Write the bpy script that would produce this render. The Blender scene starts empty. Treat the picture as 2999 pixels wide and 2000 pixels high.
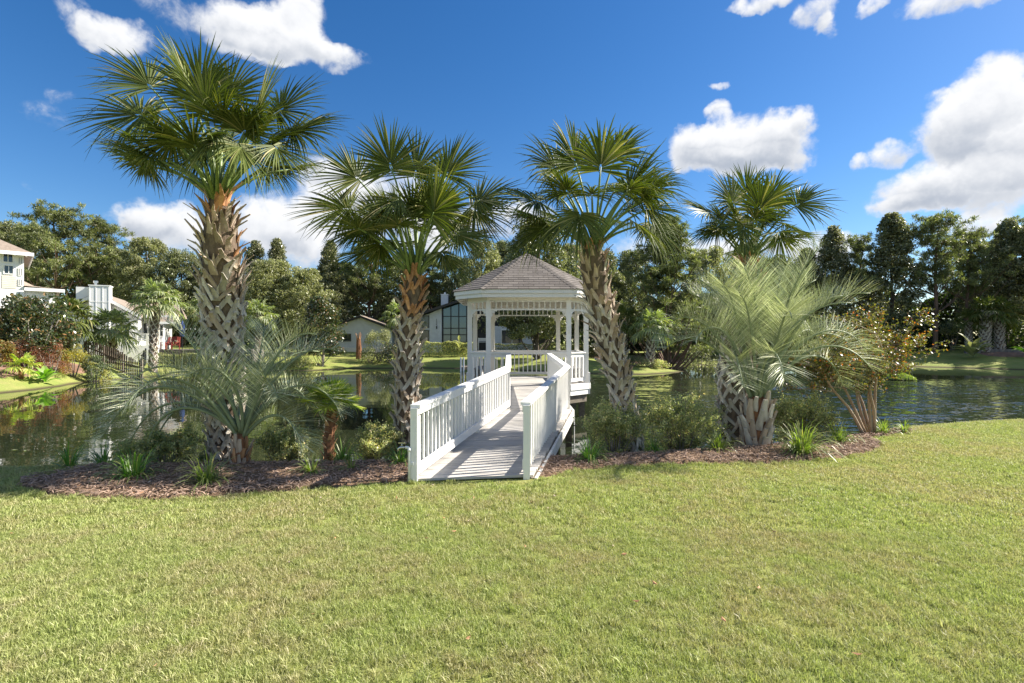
import bpy, math, random
import numpy as np
from mathutils import Vector, Matrix, geometry

random.seed(7)
RNG = np.random.default_rng(7)
SC = bpy.context.scene
COL = SC.collection
R = math.radians

# ------------------------------------------------------------------ camera
EYE = 1.93
cam_d = bpy.data.cameras.new('camera')
cam_d.lens = 18.0
cam_d.sensor_width = 36.0
cam_d.clip_end = 6000.0
cam = bpy.data.objects.new('camera', cam_d)
cam.location = (0, 0, EYE)
cam.rotation_euler = (R(90), 0, 0)
COL.objects.link(cam)
SC.camera = cam

# ------------------------------------------------------------------ light
SUN_AZ = R(15)      # from +X towards +Y
SUN_EL = R(38)
sd = Vector((math.cos(SUN_EL) * math.cos(SUN_AZ), math.cos(SUN_EL) * math.sin(SUN_AZ), math.sin(SUN_EL)))
sun_d = bpy.data.lights.new('sun', 'SUN')
sun_d.energy = 5.0
sun_d.angle = R(0.55)
sun_d.color = (1.0, 0.93, 0.82)
sun = bpy.data.objects.new('sun', sun_d)
sun.rotation_euler = sd.to_track_quat('Z', 'Y').to_euler()
COL.objects.link(sun)

SC.view_settings.view_transform = 'Standard'
SC.view_settings.look = 'None'
SC.view_settings.exposure = 1.35
SC.view_settings.gamma = 1.0
SC.view_settings.use_curve_mapping = False
SC.cycles.max_bounces = 8
SC.cycles.transparent_max_bounces = 8
SC.cycles.use_denoising = True


class NT:
    """small helper for wiring node trees"""
    def __init__(s, nt):
        s.nt = nt
        s.n = nt.nodes
        s.l = nt.links

    def node(s, typ, **kw):
        n = s.n.new(typ)
        for k, v in kw.items():
            setattr(n, k, v)
        return n

    def put(s, sock, v):
        if v is None:
            return
        if isinstance(v, bpy.types.NodeSocket):
            s.l.new(v, sock)
        else:
            if sock.type == 'RGBA' and len(v) == 3:
                v = (*v, 1)
            sock.default_value = v

    def math(s, op, a, b=None, c=None, clamp=False):
        n = s.node('ShaderNodeMath', operation=op, use_clamp=clamp)
        for i, v in enumerate((a, b, c)):
            if v is not None:
                s.put(n.inputs[i], v)
        return n.outputs[0]

    def vmath(s, op, a, b=None):
        n = s.node('ShaderNodeVectorMath', operation=op)
        s.put(n.inputs[0], a)
        if b is not None:
            s.put(n.inputs[1], b)
        return n.outputs[0]

    def mix(s, f, a, b, blend='MIX'):
        n = s.node('ShaderNodeMix', data_type='RGBA', blend_type=blend)
        s.put(n.inputs[0], f)
        s.put(n.inputs[6], a)
        s.put(n.inputs[7], b)
        return n.outputs[2]

    def noise(s, vec, scale, detail=3, rough=0.55, dist=0.0, out=0):
        n = s.node('ShaderNodeTexNoise')
        s.put(n.inputs['Vector'], vec)
        n.inputs['Scale'].default_value = scale
        n.inputs['Detail'].default_value = detail
        n.inputs['Roughness'].default_value = rough
        n.inputs['Distortion'].default_value = dist
        return n.outputs[out]

    def ramp(s, f, stops, interp='LINEAR'):
        n = s.node('ShaderNodeValToRGB')
        s.put(n.inputs[0], f)
        cr = n.color_ramp
        cr.interpolation = interp
        while len(cr.elements) < len(stops):
            cr.elements.new(0.5)
        for e, (p, c) in zip(cr.elements, stops):
            e.position = p
            e.color = (*c, 1) if len(c) == 3 else c
        return n.outputs[0]

    def smooth(s, v, a, b):
        n = s.node('ShaderNodeMapRange', interpolation_type='SMOOTHSTEP')
        s.put(n.inputs[0], v)
        n.inputs[1].default_value = a
        n.inputs[2].default_value = b
        return n.outputs[0]

    def scale(s, v, k):
        n = s.node('ShaderNodeVectorMath', operation='MULTIPLY')
        s.put(n.inputs[0], v)
        n.inputs[1].default_value = k
        return n.outputs[0]


# ------------------------------------------------------------------ sky with cumulus
SKY_STRENGTH = 0.12
world = bpy.data.worlds.new('World')
SC.world = world
world.use_nodes = True
w = NT(world.node_tree)
w.n.clear()
sky = w.node('ShaderNodeTexSky', sky_type='NISHITA', sun_disc=False)
sky.sun_elevation = SUN_EL
sky.sun_rotation = R(90) - SUN_AZ
sky.altitude = 0
sky.air_density = 1.0
sky.dust_density = 0.3
sky.ozone_density = 3.5
hs = w.node('ShaderNodeHueSaturation')
hs.inputs['Hue'].default_value = 0.505
hs.inputs['Saturation'].default_value = 1.30
hs.inputs['Value'].default_value = 0.50
w.l.new(sky.outputs[0], hs.inputs['Color'])
tc = w.node('ShaderNodeTexCoord')
gen = tc.outputs['Generated']
sep = w.node('ShaderNodeSeparateXYZ')
w.l.new(gen, sep.inputs[0])
az = w.math('ARCTAN2', sep.outputs[0], sep.outputs[1])
el = w.math('ARCSINE', sep.outputs[2])
warp1 = w.noise(gen, 6.0, 5, 0.6, out=1)
warp2 = w.noise(gen, 22.0, 4, 0.6, out=1)
ws = w.node('ShaderNodeSeparateColor'); w.l.new(warp1, ws.inputs[0])
ws2 = w.node('ShaderNodeSeparateColor'); w.l.new(warp2, ws2.inputs[0])
def offs(base, a, b, ka=0.10, kb=0.035):
    t = w.math('MULTIPLY_ADD', w.math('SUBTRACT', a, 0.5), ka, base)
    return w.math('MULTIPLY_ADD', w.math('SUBTRACT', b, 0.5), kb, t)
azw = offs(az, ws.outputs[0], ws2.outputs[0])
elw = offs(el, ws.outputs[1], ws2.outputs[1], 0.07, 0.03)
# every cloud puff: pixel of the photograph's sky it is seen at, half sizes, strength -> azimuth and elevation of the puff
PUFFS = [(214, 41, 60, 50, .5), (347, 107, 100, 48, .8), (255, 92, 60, 35, .5),
         (510, 25, 110, 60, .42), (600, 100, 90, 50, .35), (690, 77, 130, 75, .75), (817, 102, 160, 85, 1.1), (868, 15, 90, 70, 1.0), (995, 160, 90, 42, .9), (765, 150, 120, 45, .9),
         (408, 640, 100, 66, 1.1), (520, 670, 150, 70, 1.0), (816, 650, 130, 80, 1.1), (880, 720, 150, 60, .9), (944, 510, 80, 46, .9), (1000, 610, 120, 80, .9),
         (1110, 560, 150, 80, .9), (1180, 660, 190, 70, .9), (1460, 640, 150, 60, .8),
         (2055, 444, 80, 66, 1.1), (2182, 423, 120, 90, 1.2), (2285, 408, 90, 80, .9), (2350, 350, 45, 40, .6), (2157, 480, 160, 40, .9),
         (2900, 275, 140, 105, 1.3), (2795, 370, 110, 110, 1.2), (2960, 400, 170, 140, 1.4), (2616, 455, 70, 40, .9), (2514, 474, 36, 28, .7), (2700, 555, 150, 60, 1.1), (2900, 550, 170, 80, 1.2), (2641, 605, 95, 28, .8),
         (2259, -6, 100, 30, .8), (2386, 31, 50, 50, .8), (2412, 66, 30, 24, .6), (2555, 20, 50, 24, .6), (2820, -10, 180, 36, .9),
         (2361, 734, 150, 50, 1.0), (130, 350, 90, 40, .32), (200, 300, 50, 30, .32), (95, 545, 40, 22, .3), (2110, 325, 34, 26, .5), (2100, 250, 24, 14, .3), (2320, 480, 40, 26, .4), (2130, 740, 130, 50, .8), (2845, 670, 110, 45, .9), (1900, 730, 120, 50, .7)]
dens = None
vsum = None
for (px, py, rx, ry, k) in PUFFS:
    X, Z = (px - 1500) / 1500, (1000 - py) / 1500
    a0 = math.atan2(X, 1)
    e0 = math.atan2(Z, math.hypot(X, 1))
    ra = 1.25 * rx / 1500 * math.cos(a0) ** 2
    re = 1.25 * ry / 1500 * math.cos(a0) * math.cos(e0) ** 2
    u = w.math('MULTIPLY', w.math('SUBTRACT', azw, a0), 1 / ra)
    v = w.math('MULTIPLY', w.math('SUBTRACT', elw, e0), 1 / re)
    r2 = w.math('ADD', w.math('MULTIPLY', u, u), w.math('MULTIPLY', v, v))
    wi = w.math('MULTIPLY', w.math('SUBTRACT', 1.0, r2, clamp=True), k)
    dens = wi if dens is None else w.math('ADD', dens, wi)
    wv = w.math('MULTIPLY', wi, v)
    vsum = wv if vsum is None else w.math('ADD', vsum, wv)
# beyond the photograph's sides cumulus goes on, its unseen cover thickened to add whiter fill light
squash = w.vmath('MULTIPLY', gen, (1.0, 1.0, 2.6))
rest = w.smooth(w.noise(squash, 2.6, 6, 0.55), 0.46, 0.64)
side = w.math('MULTIPLY', w.smooth(w.math('ABSOLUTE', az), 0.86, 1.1), w.smooth(el, 0.02, 0.12))
dens = w.math('ADD', dens, w.math('MULTIPLY', rest, side))
fine = w.noise(gen, 30.0, 8, 0.62, 0.3)
mid = w.noise(gen, 9.0, 5, 0.6)
nz = w.math('ADD', w.math('MULTIPLY', w.math('SUBTRACT', fine, 0.5), 1.5), w.math('MULTIPLY', w.math('SUBTRACT', mid, 0.5), 1.7))
cov = w.smooth(w.math('ADD', dens, w.math('MULTIPLY', nz, w.smooth(dens, 0.0, 0.3))), 0.05, 0.95)
vrel = w.math('DIVIDE', vsum, w.math('MAXIMUM', dens, 0.05))
lit = w.smooth(w.math('ADD', vrel, w.math('MULTIPLY', w.math('SUBTRACT', mid, 0.5), 1.6)), -0.55, 0.35)
thick = w.smooth(dens, 0.5, 1.5)
ccol = w.mix(w.math('SUBTRACT', 1.0, w.math('MULTIPLY', w.math('SUBTRACT', 1.0, lit), w.math('MULTIPLY_ADD', thick, 0.55, 0.4))), (1.5, 1.68, 2.0), (3.3, 3.33, 3.4))
final = w.mix(cov, hs.outputs[0], ccol)
bgn = w.node('ShaderNodeBackground')
w.l.new(final, bgn.inputs[0])
bgn.inputs[1].default_value = SKY_STRENGTH
wo = w.node('ShaderNodeOutputWorld')
w.l.new(bgn.outputs[0], wo.inputs[0])


# ------------------------------------------------------------------ helpers
def at(px, py, d):
    """the place seen at a pixel of the 2999 px photograph when it lies d metres in front of the camera plane"""
    return Vector(((px - 1500) / 1500 * d, d, EYE - (py - 1000) / 1500 * d))


def gxy(px, py, z=0.0):
    d = (EYE - z) * 1500 / (py - 1000)
    return ((px - 1500) / 1500 * d, d)


def link(o, parent=None):
    COL.objects.link(o)
    if parent is not None:
        o.parent = parent
    return o


def tag(o, label=None, cat=None, group=None, kind=None):
    if label: o['label'] = label
    if cat: o['category'] = cat
    if group: o['group'] = group
    if kind: o['kind'] = kind
    return o


def thing(name, label, cat, loc=(0, 0, 0), rz=0.0, group=None):
    o = bpy.data.objects.new(name, None)
    o.empty_display_size = 0.3
    o.location = loc
    o.rotation_euler = (0, 0, rz)
    link(o)
    return tag(o, label, cat, group)


def put(name, me, parent=None, loc=None, rot=None, scale=None):
    o = bpy.data.objects.new(name, me)
    if loc is not None: o.location = loc
    if rot is not None: o.rotation_euler = rot
    if scale is not None: o.scale = scale
    return link(o, parent)


def child_world(name, me, parent, loc=(0, 0, 0)):
    """a part whose mesh is written in world space, under a parent standing at parent.location without turn"""
    o = put(name, me, parent)
    o.location = Vector(loc) - parent.location
    return o


class MB:
    def __init__(s):
        s.v = []
        s.f = []
        s.m = []

    def add(s, V, F, m=0):
        b = len(s.v)
        s.v.extend([tuple(p) for p in V])
        s.f.extend([tuple(i + b for i in f) for f in F])
        s.m.extend([m] * len(F))

    def box(s, lo, hi, m=0):
        x0, y0, z0 = lo; x1, y1, z1 = hi
        V = [(x0, y0, z0), (x1, y0, z0), (x1, y1, z0), (x0, y1, z0), (x0, y0, z1), (x1, y0, z1), (x1, y1, z1), (x0, y1, z1)]
        s.add(V, [(0, 3, 2, 1), (4, 5, 6, 7), (0, 1, 5, 4), (1, 2, 6, 5), (2, 3, 7, 6), (3, 0, 4, 7)], m)

    def beam(s, p0, p1, wid, hei, up=(0, 0, 1), m=0):
        p0, p1 = Vector(p0), Vector(p1)
        t = (p1 - p0).normalized()
        up = Vector(up)
        sdv = t.cross(up)
        if sdv.length < 1e-4:
            sdv = Vector((1, 0, 0))
        sdv.normalize()
        u = sdv.cross(t).normalized()
        V = []
        for p in (p0, p1):
            for a, b in ((-1, -1), (1, -1), (1, 1), (-1, 1)):
                V.append(p + sdv * (a * wid / 2) + u * (b * hei / 2))
        s.add(V, [(0, 1, 2, 3)[::-1], (4, 5, 6, 7), (0, 1, 5, 4), (1, 2, 6, 5), (2, 3, 7, 6), (3, 0, 4, 7)], m)

    def tube(s, pts, rad, n=8, m=0, cap=True, wob=0.0):
        pts = [Vector(p) for p in pts]
        if not hasattr(rad, '__len__'): rad = [rad] * len(pts)
        V = []
        ref = Vector((0.3, 1, 0.1)).normalized()
        for i, p in enumerate(pts):
            t = (pts[min(i + 1, len(pts) - 1)] - pts[max(i - 1, 0)]).normalized()
            a = t.cross(ref)
            if a.length < 0.05: a = t.cross(Vector((1, 0, 0)))
            a.normalize()
            b = t.cross(a)
            for k in range(n):
                th = 2 * math.pi * k / n
                r = rad[i] * (1 + (random.uniform(-wob, wob) if wob else 0))
                V.append(p + (a * math.cos(th) + b * math.sin(th)) * r)
        F = []
        for i in range(len(pts) - 1):
            for k in range(n):
                k2 = (k + 1) % n
                F.append((i * n + k, i * n + k2, (i + 1) * n + k2, (i + 1) * n + k))
        if cap:
            F.append(tuple(range(n))[::-1])
            F.append(tuple((len(pts) - 1) * n + k for k in range(n)))
        s.add(V, F, m)

    def loft(s, pts, wid, thk, nrm, m=0):
        """flat strap along pts: widths, thicknesses, normals (broad side)"""
        V = []
        pts = [Vector(p) for p in pts]
        for i, p in enumerate(pts):
            t = (pts[min(i + 1, len(pts) - 1)] - pts[max(i - 1, 0)]).normalized()
            nn = Vector(nrm[i])
            nn = (nn - t * nn.dot(t)).normalized()
            sv = t.cross(nn)
            for a, b in ((-1, -1), (1, -1), (1, 1), (-1, 1)):
                V.append(p + sv * (a * wid[i] / 2) + nn * (b * thk[i] / 2))
        F = [(3, 2, 1, 0)]
        for i in range(len(pts) - 1):
            for k in range(4):
                k2 = (k + 1) % 4
                F.append((i * 4 + k, i * 4 + k2, (i + 1) * 4 + k2, (i + 1) * 4 + k))
        e = (len(pts) - 1) * 4
        F.append((e, e + 1, e + 2, e + 3))
        s.add(V, F, m)

    def mesh(s, name, mats, smooth=False):
        me = bpy.data.meshes.new(name)
        me.from_pydata(s.v, [], s.f)
        for m in (mats if isinstance(mats, (list, tuple)) else [mats]):
            me.materials.append(m)
        if any(s.m):
            me.polygons.foreach_set('material_index', s.m)
        if smooth:
            me.polygons.foreach_set('use_smooth', [True] * len(s.f))
        me.update()
        return me


def arr_mesh(name, V, F, mats, mi=None, smooth=False):
    """V (n,3) float, F (m,k) int arrays of equal-size faces"""
    V = np.asarray(V, dtype=np.float32); F = np.asarray(F, dtype=np.int32)
    me = bpy.data.meshes.new(name)
    me.vertices.add(len(V)); me.vertices.foreach_set('co', V.ravel())
    k = F.shape[1]
    me.loops.add(F.size); me.loops.foreach_set('vertex_index', F.ravel())
    me.polygons.add(len(F)); me.polygons.foreach_set('loop_start', np.arange(0, F.size, k, dtype=np.int32))
    for m in (mats if isinstance(mats, (list, tuple)) else [mats]):
        me.materials.append(m)
    if mi is not None:
        me.polygons.foreach_set('material_index', np.asarray(mi, dtype=np.int32))
    me.polygons.foreach_set('use_smooth', np.full(len(F), bool(smooth)))
    me.update(calc_edges=True)
    return me


def unit(v):
    return v / np.maximum(np.linalg.norm(v, axis=-1, keepdims=True), 1e-9)


def leaves(P, L, W, up=0.3, axis=None, fold=0.0, rng=RNG):
    """rhombic leaves at P (n,3), length L, width W; axis gives each leaf's direction or None for random. Returns V,F"""
    n = len(P)
    L = np.broadcast_to(np.asarray(L, float), (n,))[:, None]
    W = np.broadcast_to(np.asarray(W, float), (n,))[:, None]
    a = unit(rng.normal(size=(n, 3))) if axis is None else unit(axis)
    nrm = unit(rng.normal(size=(n, 3)) + np.array([0, 0, up * 3]))
    b = unit(np.cross(a, nrm))
    c = np.cross(a, b)
    V = np.empty((n, 4, 3))
    V[:, 0] = P - a * L * .5
    V[:, 1] = P + b * W * .5 + a * L * .06 + c * L * fold
    V[:, 2] = P + a * L * .5 
    V[:, 3] = P - b * W * .5 + a * L * .06 + c * L * fold
    return V.reshape(-1, 3), np.arange(4 * n).reshape(n, 4)


def join(parts):
    Vs, Fs, b = [], [], 0
    for V, F in parts:
        Vs.append(V); Fs.append(F + b); b += len(V)
    return np.concatenate(Vs), np.concatenate(Fs)


# ------------------------------------------------------------------ materials
def new_mat(name):
    m = bpy.data.materials.new(name)
    m.use_nodes = True
    t = NT(m.node_tree)
    bs = t.n['Principled BSDF']
    return m, t, bs


def mat_basic(name, col, rough=0.6, var=0.15, scale=6.0, bump=0.0, bscale=40.0, col2=None, spec=0.4, stretch=None, metal=0.0, island=False):
    m, t, bs = new_mat(name)
    g = t.node('ShaderNodeTexCoord')
    vec = g.outputs['Object']
    if stretch:
        vec = t.scale(vec, stretch)
    n1 = t.noise(vec, scale, 5, 0.6)
    c2 = col2 or tuple(c * (1 - 2.2 * var) for c in col)
    c = t.mix(t.smooth(n1, 0.35, 0.68), col, c2)
    if island:
        gi = t.node('ShaderNodeNewGeometry')
        oi = t.node('ShaderNodeObjectInfo')
        r = t.math('FRACT', t.math('ADD', gi.outputs['Random Per Island'], oi.outputs['Random']))
        k = t.math('MULTIPLY_ADD', r, 0.5, 0.75)
        c = t.scale(c, (1, 1, 1)); c.node.inputs[1].default_value = (1, 1, 1)
        cx = t.node('ShaderNodeCombineXYZ'); [t.l.new(k, cx.inputs[i]) for i in range(3)]
        t.l.new(cx.outputs[0], c.node.inputs[1])
    t.put(bs.inputs['Base Color'], c)
    bs.inputs['Roughness'].default_value = rough
    bs.inputs['Specular IOR Level'].default_value = spec
    bs.inputs['Metallic'].default_value = metal
    if bump:
        b = t.node('ShaderNodeBump')
        b.inputs['Strength'].default_value = bump
        b.inputs['Distance'].default_value = 0.01
        t.l.new(t.noise(vec, bscale, 6, 0.65), b.inputs['Height'])
        t.l.new(b.outputs[0], bs.inputs['Normal'])
    return m


def mat_leaf(name, stops, rough=0.45, spec=0.5, trans=0.35, tcol=(0.16, 0.24, 0.03), patch=0.35, pscale=0.6, bright=1.0):
    """leaf colours spread leaf by leaf (random per island) with broad patches; part of the light shines through"""
    m, t, bs = new_mat(name)
    gi = t.node('ShaderNodeNewGeometry')
    oi = t.node('ShaderNodeObjectInfo')
    r = t.math('FRACT', t.math('ADD', gi.outputs['Random Per Island'], t.math('MULTIPLY', oi.outputs['Random'], 0.37)))
    c = t.ramp(r, [(p_, tuple(x * bright for x in q_)) for p_, q_ in stops])
    pn = t.noise(gi.outputs['Position'], pscale, 3, 0.6)
    k = t.math('MULTIPLY_ADD', t.smooth(pn, 0.3, 0.7), patch, 1 - patch / 2)
    cx = t.node('ShaderNodeCombineXYZ'); [t.l.new(k, cx.inputs[i]) for i in range(3)]
    c = t.vmath('MULTIPLY', c, cx.outputs[0])
    t.put(bs.inputs['Base Color'], c)
    bs.inputs['Roughness'].default_value = rough
    bs.inputs['Specular IOR Level'].default_value = spec
    tr = t.node('ShaderNodeBsdfTranslucent')
    tm = t.vmath('MULTIPLY', c, tuple(x / max(0.02, sum(tcol) / 3) * 1.5 for x in tcol))
    t.l.new(tm, tr.inputs[0])
    mx = t.node('ShaderNodeMixShader')
    mx.inputs[0].default_value = trans
    t.l.new(bs.outputs[0], mx.inputs[1]); t.l.new(tr.outputs[0], mx.inputs[2])
    t.l.new(mx.outputs[0], t.n['Material Output'].inputs[0])
    return m


def mat_paint(name, col, dirt=(0.42, 0.40, 0.34), amt=0.35, rough=0.45, chip=False):
    """old exterior paint with grime and, if chip, flaked spots showing grey wood"""
    m, t, bs = new_mat(name)
    g = t.node('ShaderNodeNewGeometry')
    pos = g.outputs['Position']
    n1 = t.noise(t.scale(pos, (1, 1, .35)), 3.5, 6, 0.65)
    n2 = t.noise(t.scale(pos, (1, 1, .5)), 26, 5, 0.7)
    f = t.math('MULTIPLY', t.smooth(t.math('ADD', t.math('MULTIPLY', n1, .6), t.math('MULTIPLY', n2, .4)), .50, .72), amt)
    c = t.mix(f, col, dirt)
    if chip:
        sx = t.node('ShaderNodeSeparateXYZ'); t.l.new(pos, sx.inputs[0])
        n3 = t.noise(t.scale(pos, (1, 1, 2)), 16, 6, 0.75)
        cf = t.smooth(n3, .585, .60)
        c = t.mix(cf, c, (.16, .145, .125))
    t.put(bs.inputs['Base Color'], c)
    bs.inputs['Roughness'].default_value = rough
    bs.inputs['Specular IOR Level'].default_value = 0.35
    b = t.node('ShaderNodeBump'); b.inputs['Strength'].default_value = 0.25; b.inputs['Distance'].default_value = 0.004
    t.l.new(t.noise(t.scale(pos, (1, 1, .2)), 60, 4, .6), b.inputs['Height'])
    t.l.new(b.outputs[0], bs.inputs['Normal'])
    return m


M = {}
M['white'] = mat_paint('white_paint', (.80, .79, .76), dirt=(.46, .45, .38), amt=.34)
M['white_old'] = mat_paint('flaking_white_paint', (.78, .77, .74), amt=.5, chip=True)
M['cream'] = mat_paint('cream_paint', (.78, .74, .66), amt=.12)
M['siding'] = mat_paint('white_siding_paint', (.80, .80, .79), amt=.12)
M['stucco'] = mat_basic('pale_render', (.62, .64, .68), .8, .05, 2, .3, 80)
M['beige'] = mat_basic('beige_siding', (.70, .64, .54), .7, .06, 2)
M['black'] = mat_basic('black_metal', (.015, .016, .018), .4, .1)
M['darktrim'] = mat_basic('dark_trim', (.035, .032, .032), .55, .1)
M['oldwood'] = mat_basic('weathered_wood', (.20, .17, .13), .85, .2, 5, .4, 30, stretch=(1, 1, 4))
M['picket'] = mat_basic('old_picket_wood', (.13, .10, .075), .9, .2, 8, island=True)
M['bark'] = mat_basic('bark', (.12, .095, .075), .9, .2, 3, .8, 14, stretch=(1, 1, .3))
M['barkred'] = mat_basic('pine_bark', (.17, .11, .08), .9, .2, 3, .8, 10, stretch=(1, 1, .4))
M['barkpale'] = mat_basic('smooth_tan_bark', (.42, .31, .21), .6, .14, 5, .2, 20, col2=(.27, .19, .13), stretch=(1, 1, .3))
M['barkgrey'] = mat_basic('grey_bark', (.26, .23, .2), .85, .15, 6, .4, 20)
M['boot_g'] = mat_basic('grey_leaf_base', (.60, .55, .475), .85, .15, 9, .7, 45, col2=(.34, .30, .245), stretch=(1, 1, .4), island=True)
M['boot_b'] = mat_basic('brown_leaf_base', (.50, .41, .32), .8, .15, 9, .6, 45, col2=(.30, .22, .155), stretch=(1, 1, .4), island=True)
M['boot_r'] = mat_basic('rusty_leaf_base', (.54, .30, .15), .75, .2, 9, .5, 40, col2=(.26, .12, .055), stretch=(1, 1, .4), island=True)
M['fibre'] = mat_basic('palm_fibre', (.19, .14, .10), .95, .2, 16, 1.0, 60, stretch=(1, 1, .4))
M['fibrered'] = mat_basic('red_palm_fibre', (.26, .12, .06), .95, .25, 16, 1.0, 60, stretch=(1, 1, .4))
M['petiole'] = mat_basic('green_petiole', (.18, .25, .07), .45, .1, 4)
M['petiole2'] = mat_basic('grey_green_petiole', (.25, .30, .17), .5, .1, 4)
M['chip'] = mat_basic('bark_chip', (.36, .255, .19), .9, .2, 9, island=True, col2=(.24, .15, .115))
M['roofbrown'] = mat_basic('brown_shingle_roof', (.28, .225, .18), .85, .12, 5, .5, 30)
M['glass'], _t, _b = new_mat('window_glass')
_b.inputs['Base Color'].default_value = (.03, .04, .045, 1); _b.inputs['Roughness'].default_value = .04; _b.inputs['Specular IOR Level'].default_value = .9
M['pvc'] = mat_basic('pvc_pipe', (.70, .71, .70), .35, .05, 4)
M['chrome'] = mat_basic('tap_metal', (.6, .6, .6), .25, .05, 4, metal=.9)
M['blue'] = mat_basic('navy_cloth', (.02, .045, .16), .8, .1, 4)
M['redpaint'] = mat_basic('red_paint', (.28, .05, .04), .5, .1, 4)
M['stone'] = mat_basic('grey_stone', (.22, .20, .18), .85, .2, 4, .5, 20)
M['greycloth'] = mat_basic('grey_seat', (.30, .29, .28), .8, .1, 6)

M['palm'] = mat_leaf('fan_palm_leaf', [(0, (.060, .085, .018)), (.45, (.085, .112, .024)), (.82, (.13, .15, .04)), (.92, (.22, .22, .08)), (1, (.40, .34, .18))], .5, .22, .13, (.17, .19, .03), .3, 1.2)
M['palmpale'] = mat_leaf('silvery_fan_palm_leaf', [(0, (.15, .18, .09)), (.6, (.25, .28, .15)), (.9, (.36, .37, .21)), (1, (.50, .44, .26))], .42, .5, .25, (.16, .2, .05), .3, 1.0)
M['palmyellow'] = mat_leaf('yellow_fan_palm_leaf', [(0, (.11, .16, .03)), (.5, (.2, .25, .05)), (1, (.40, .36, .09))], .45, .4, .35, (.2, .24, .03), .3, 1.5, bright=1.4)
M['pindo'] = mat_leaf('grey_green_feather_leaf', [(0, (.10, .12, .06)), (.35, (.20, .225, .125)), (.75, (.34, .355, .225)), (1, (.58, .57, .45))], .36, .55, .12, (.19, .21, .12), .3, 1.5, bright=1.6)
M['oak'] = mat_leaf('broad_leaf', [(0, (.050, .060, .026)), (.5, (.085, .095, .042)), (.88, (.14, .15, .072)), (1, (.26, .25, .15))], .42, .55, .26, (.17, .18, .10), .6, .35, bright=1.7)
M['oaklight'] = mat_leaf('light_broad_leaf', [(0, (.09, .10, .045)), (.5, (.14, .15, .07)), (.9, (.21, .21, .10)), (1, (.30, .28, .16))], .45, .5, .28, (.18, .19, .11), .6, .35, bright=1.5)
M['gum'] = mat_leaf('glossy_leaf', [(0, (.05, .06, .03)), (.5, (.09, .095, .048)), (.88, (.16, .16, .09)), (1, (.30, .27, .17))], .32, .7, .26, (.17, .18, .10), .5, .4, bright=1.7)
M['magnolia'] = mat_leaf('magnolia_leaf', [(0, (.03, .045, .02)), (.6, (.05, .066, .028)), (.82, (.09, .09, .045)), (1, (.22, .11, .045))], .33, .7, .16, (.15, .2, .03), .5, .8, bright=1.3)
M['pine'] = mat_leaf('pine_needles', [(0, (.06, .07, .03)), (.5, (.10, .115, .048)), (.9, (.16, .17, .08)), (1, (.27, .25, .15))], .5, .4, .24, (.17, .19, .08), .7, .45, bright=1.55)
M['azalea'] = mat_leaf('azalea_leaf', [(0, (.09, .105, .045)), (.5, (.17, .185, .085)), (.88, (.28, .28, .14)), (1, (.38, .28, .15))], .4, .55, .36, (.17, .18, .10), .5, 2.0, bright=1.95)
M['lily'] = mat_leaf('strap_leaf', [(0, (.06, .12, .03)), (.5, (.10, .18, .045)), (.88, (.17, .25, .065)), (1, (.34, .30, .13))], .4, .5, .32, (.16, .26, .03), .4, 2.5)
M['lilypale'] = mat_leaf('pale_strap_leaf', [(0, (.12, .17, .05)), (.5, (.20, .25, .08)), (.88, (.29, .32, .12)), (1, (.42, .36, .18))], .4, .5, .28, (.19, .24, .05), .4, 2.5)
M['myrtle'] = mat_leaf('myrtle_leaf', [(0, (.05, .07, .03)), (.45, (.10, .115, .05)), (.80, (.15, .15, .06)), (.91, (.24, .13, .06)), (1, (.38, .10, .04))], .4, .55, .35, (.2, .18, .03), .4, 2.5)
M['reddish'] = mat_leaf('reddish_leaf', [(0, (.10, .06, .035)), (.5, (.20, .10, .065)), (1, (.28, .19, .10))], .5, .4, .3, (.25, .1, .04), .4, 1.5)
M['yellowleaf'] = mat_leaf('yellow_leaf', [(0, (.18, .19, .05)), (.5, (.29, .28, .08)), (1, (.42, .36, .12))], .5, .4, .35, (.3, .28, .03), .4, 1.5)
M['bananaleaf'] = mat_leaf('banana_leaf', [(0, (.10, .19, .04)), (.6, (.16, .27, .06)), (1, (.26, .33, .09))], .35, .6, .35, (.18, .28, .03), .3, 1.5)
M['greyshrub'] = mat_leaf('grey_green_leaf', [(0, (.07, .095, .055)), (.6, (.12, .15, .085)), (1, (.2, .22, .13))], .45, .45, .25, (.16, .2, .06), .4, 1.5)
M['orangeleaf'] = mat_leaf('orange_green_leaf', [(0, (.09, .12, .03)), (.5, (.17, .17, .04)), (.8, (.24, .17, .07)), (1, (.30, .13, .06))], .45, .45, .3, (.25, .15, .03), .4, 1.5)
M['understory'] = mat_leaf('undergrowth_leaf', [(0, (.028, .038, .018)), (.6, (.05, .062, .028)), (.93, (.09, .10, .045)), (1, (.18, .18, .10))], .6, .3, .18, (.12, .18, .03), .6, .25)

# ------------------------------------------------------------------ terrain
WATER = -0.57
POND = np.array([(-24.5, 15), (-24.8, 24.8), (-25.2, 28), (-26.0, 32), (-25.6, 36), (-25, 40.5), (-21, 43.2), (-17, 43.8), (-15, 47), (-10, 48), (-6, 47.5), (-1, 46), (3, 42),
                 (6, 39.6), (10, 38.8), (13.4, 40.6), (14.4, 42.8), (12.6, 45.5), (12, 50), (16, 53), (25, 55), (33, 54), (39, 52), (42, 49), (45, 45.6), (50, 44), (60, 42), (70, 36), (70, 22),
                 (45, 17), (25, 15.5), (16, 14.2), (12, 13.8), (9, 12.9), (6.5, 11.5), (4, 10.4), (1.5, 9.8), (-1, 9.4), (-5, 9.2), (-9, 9.0), (-14, 9.3), (-19, 10.5)], float)


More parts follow.
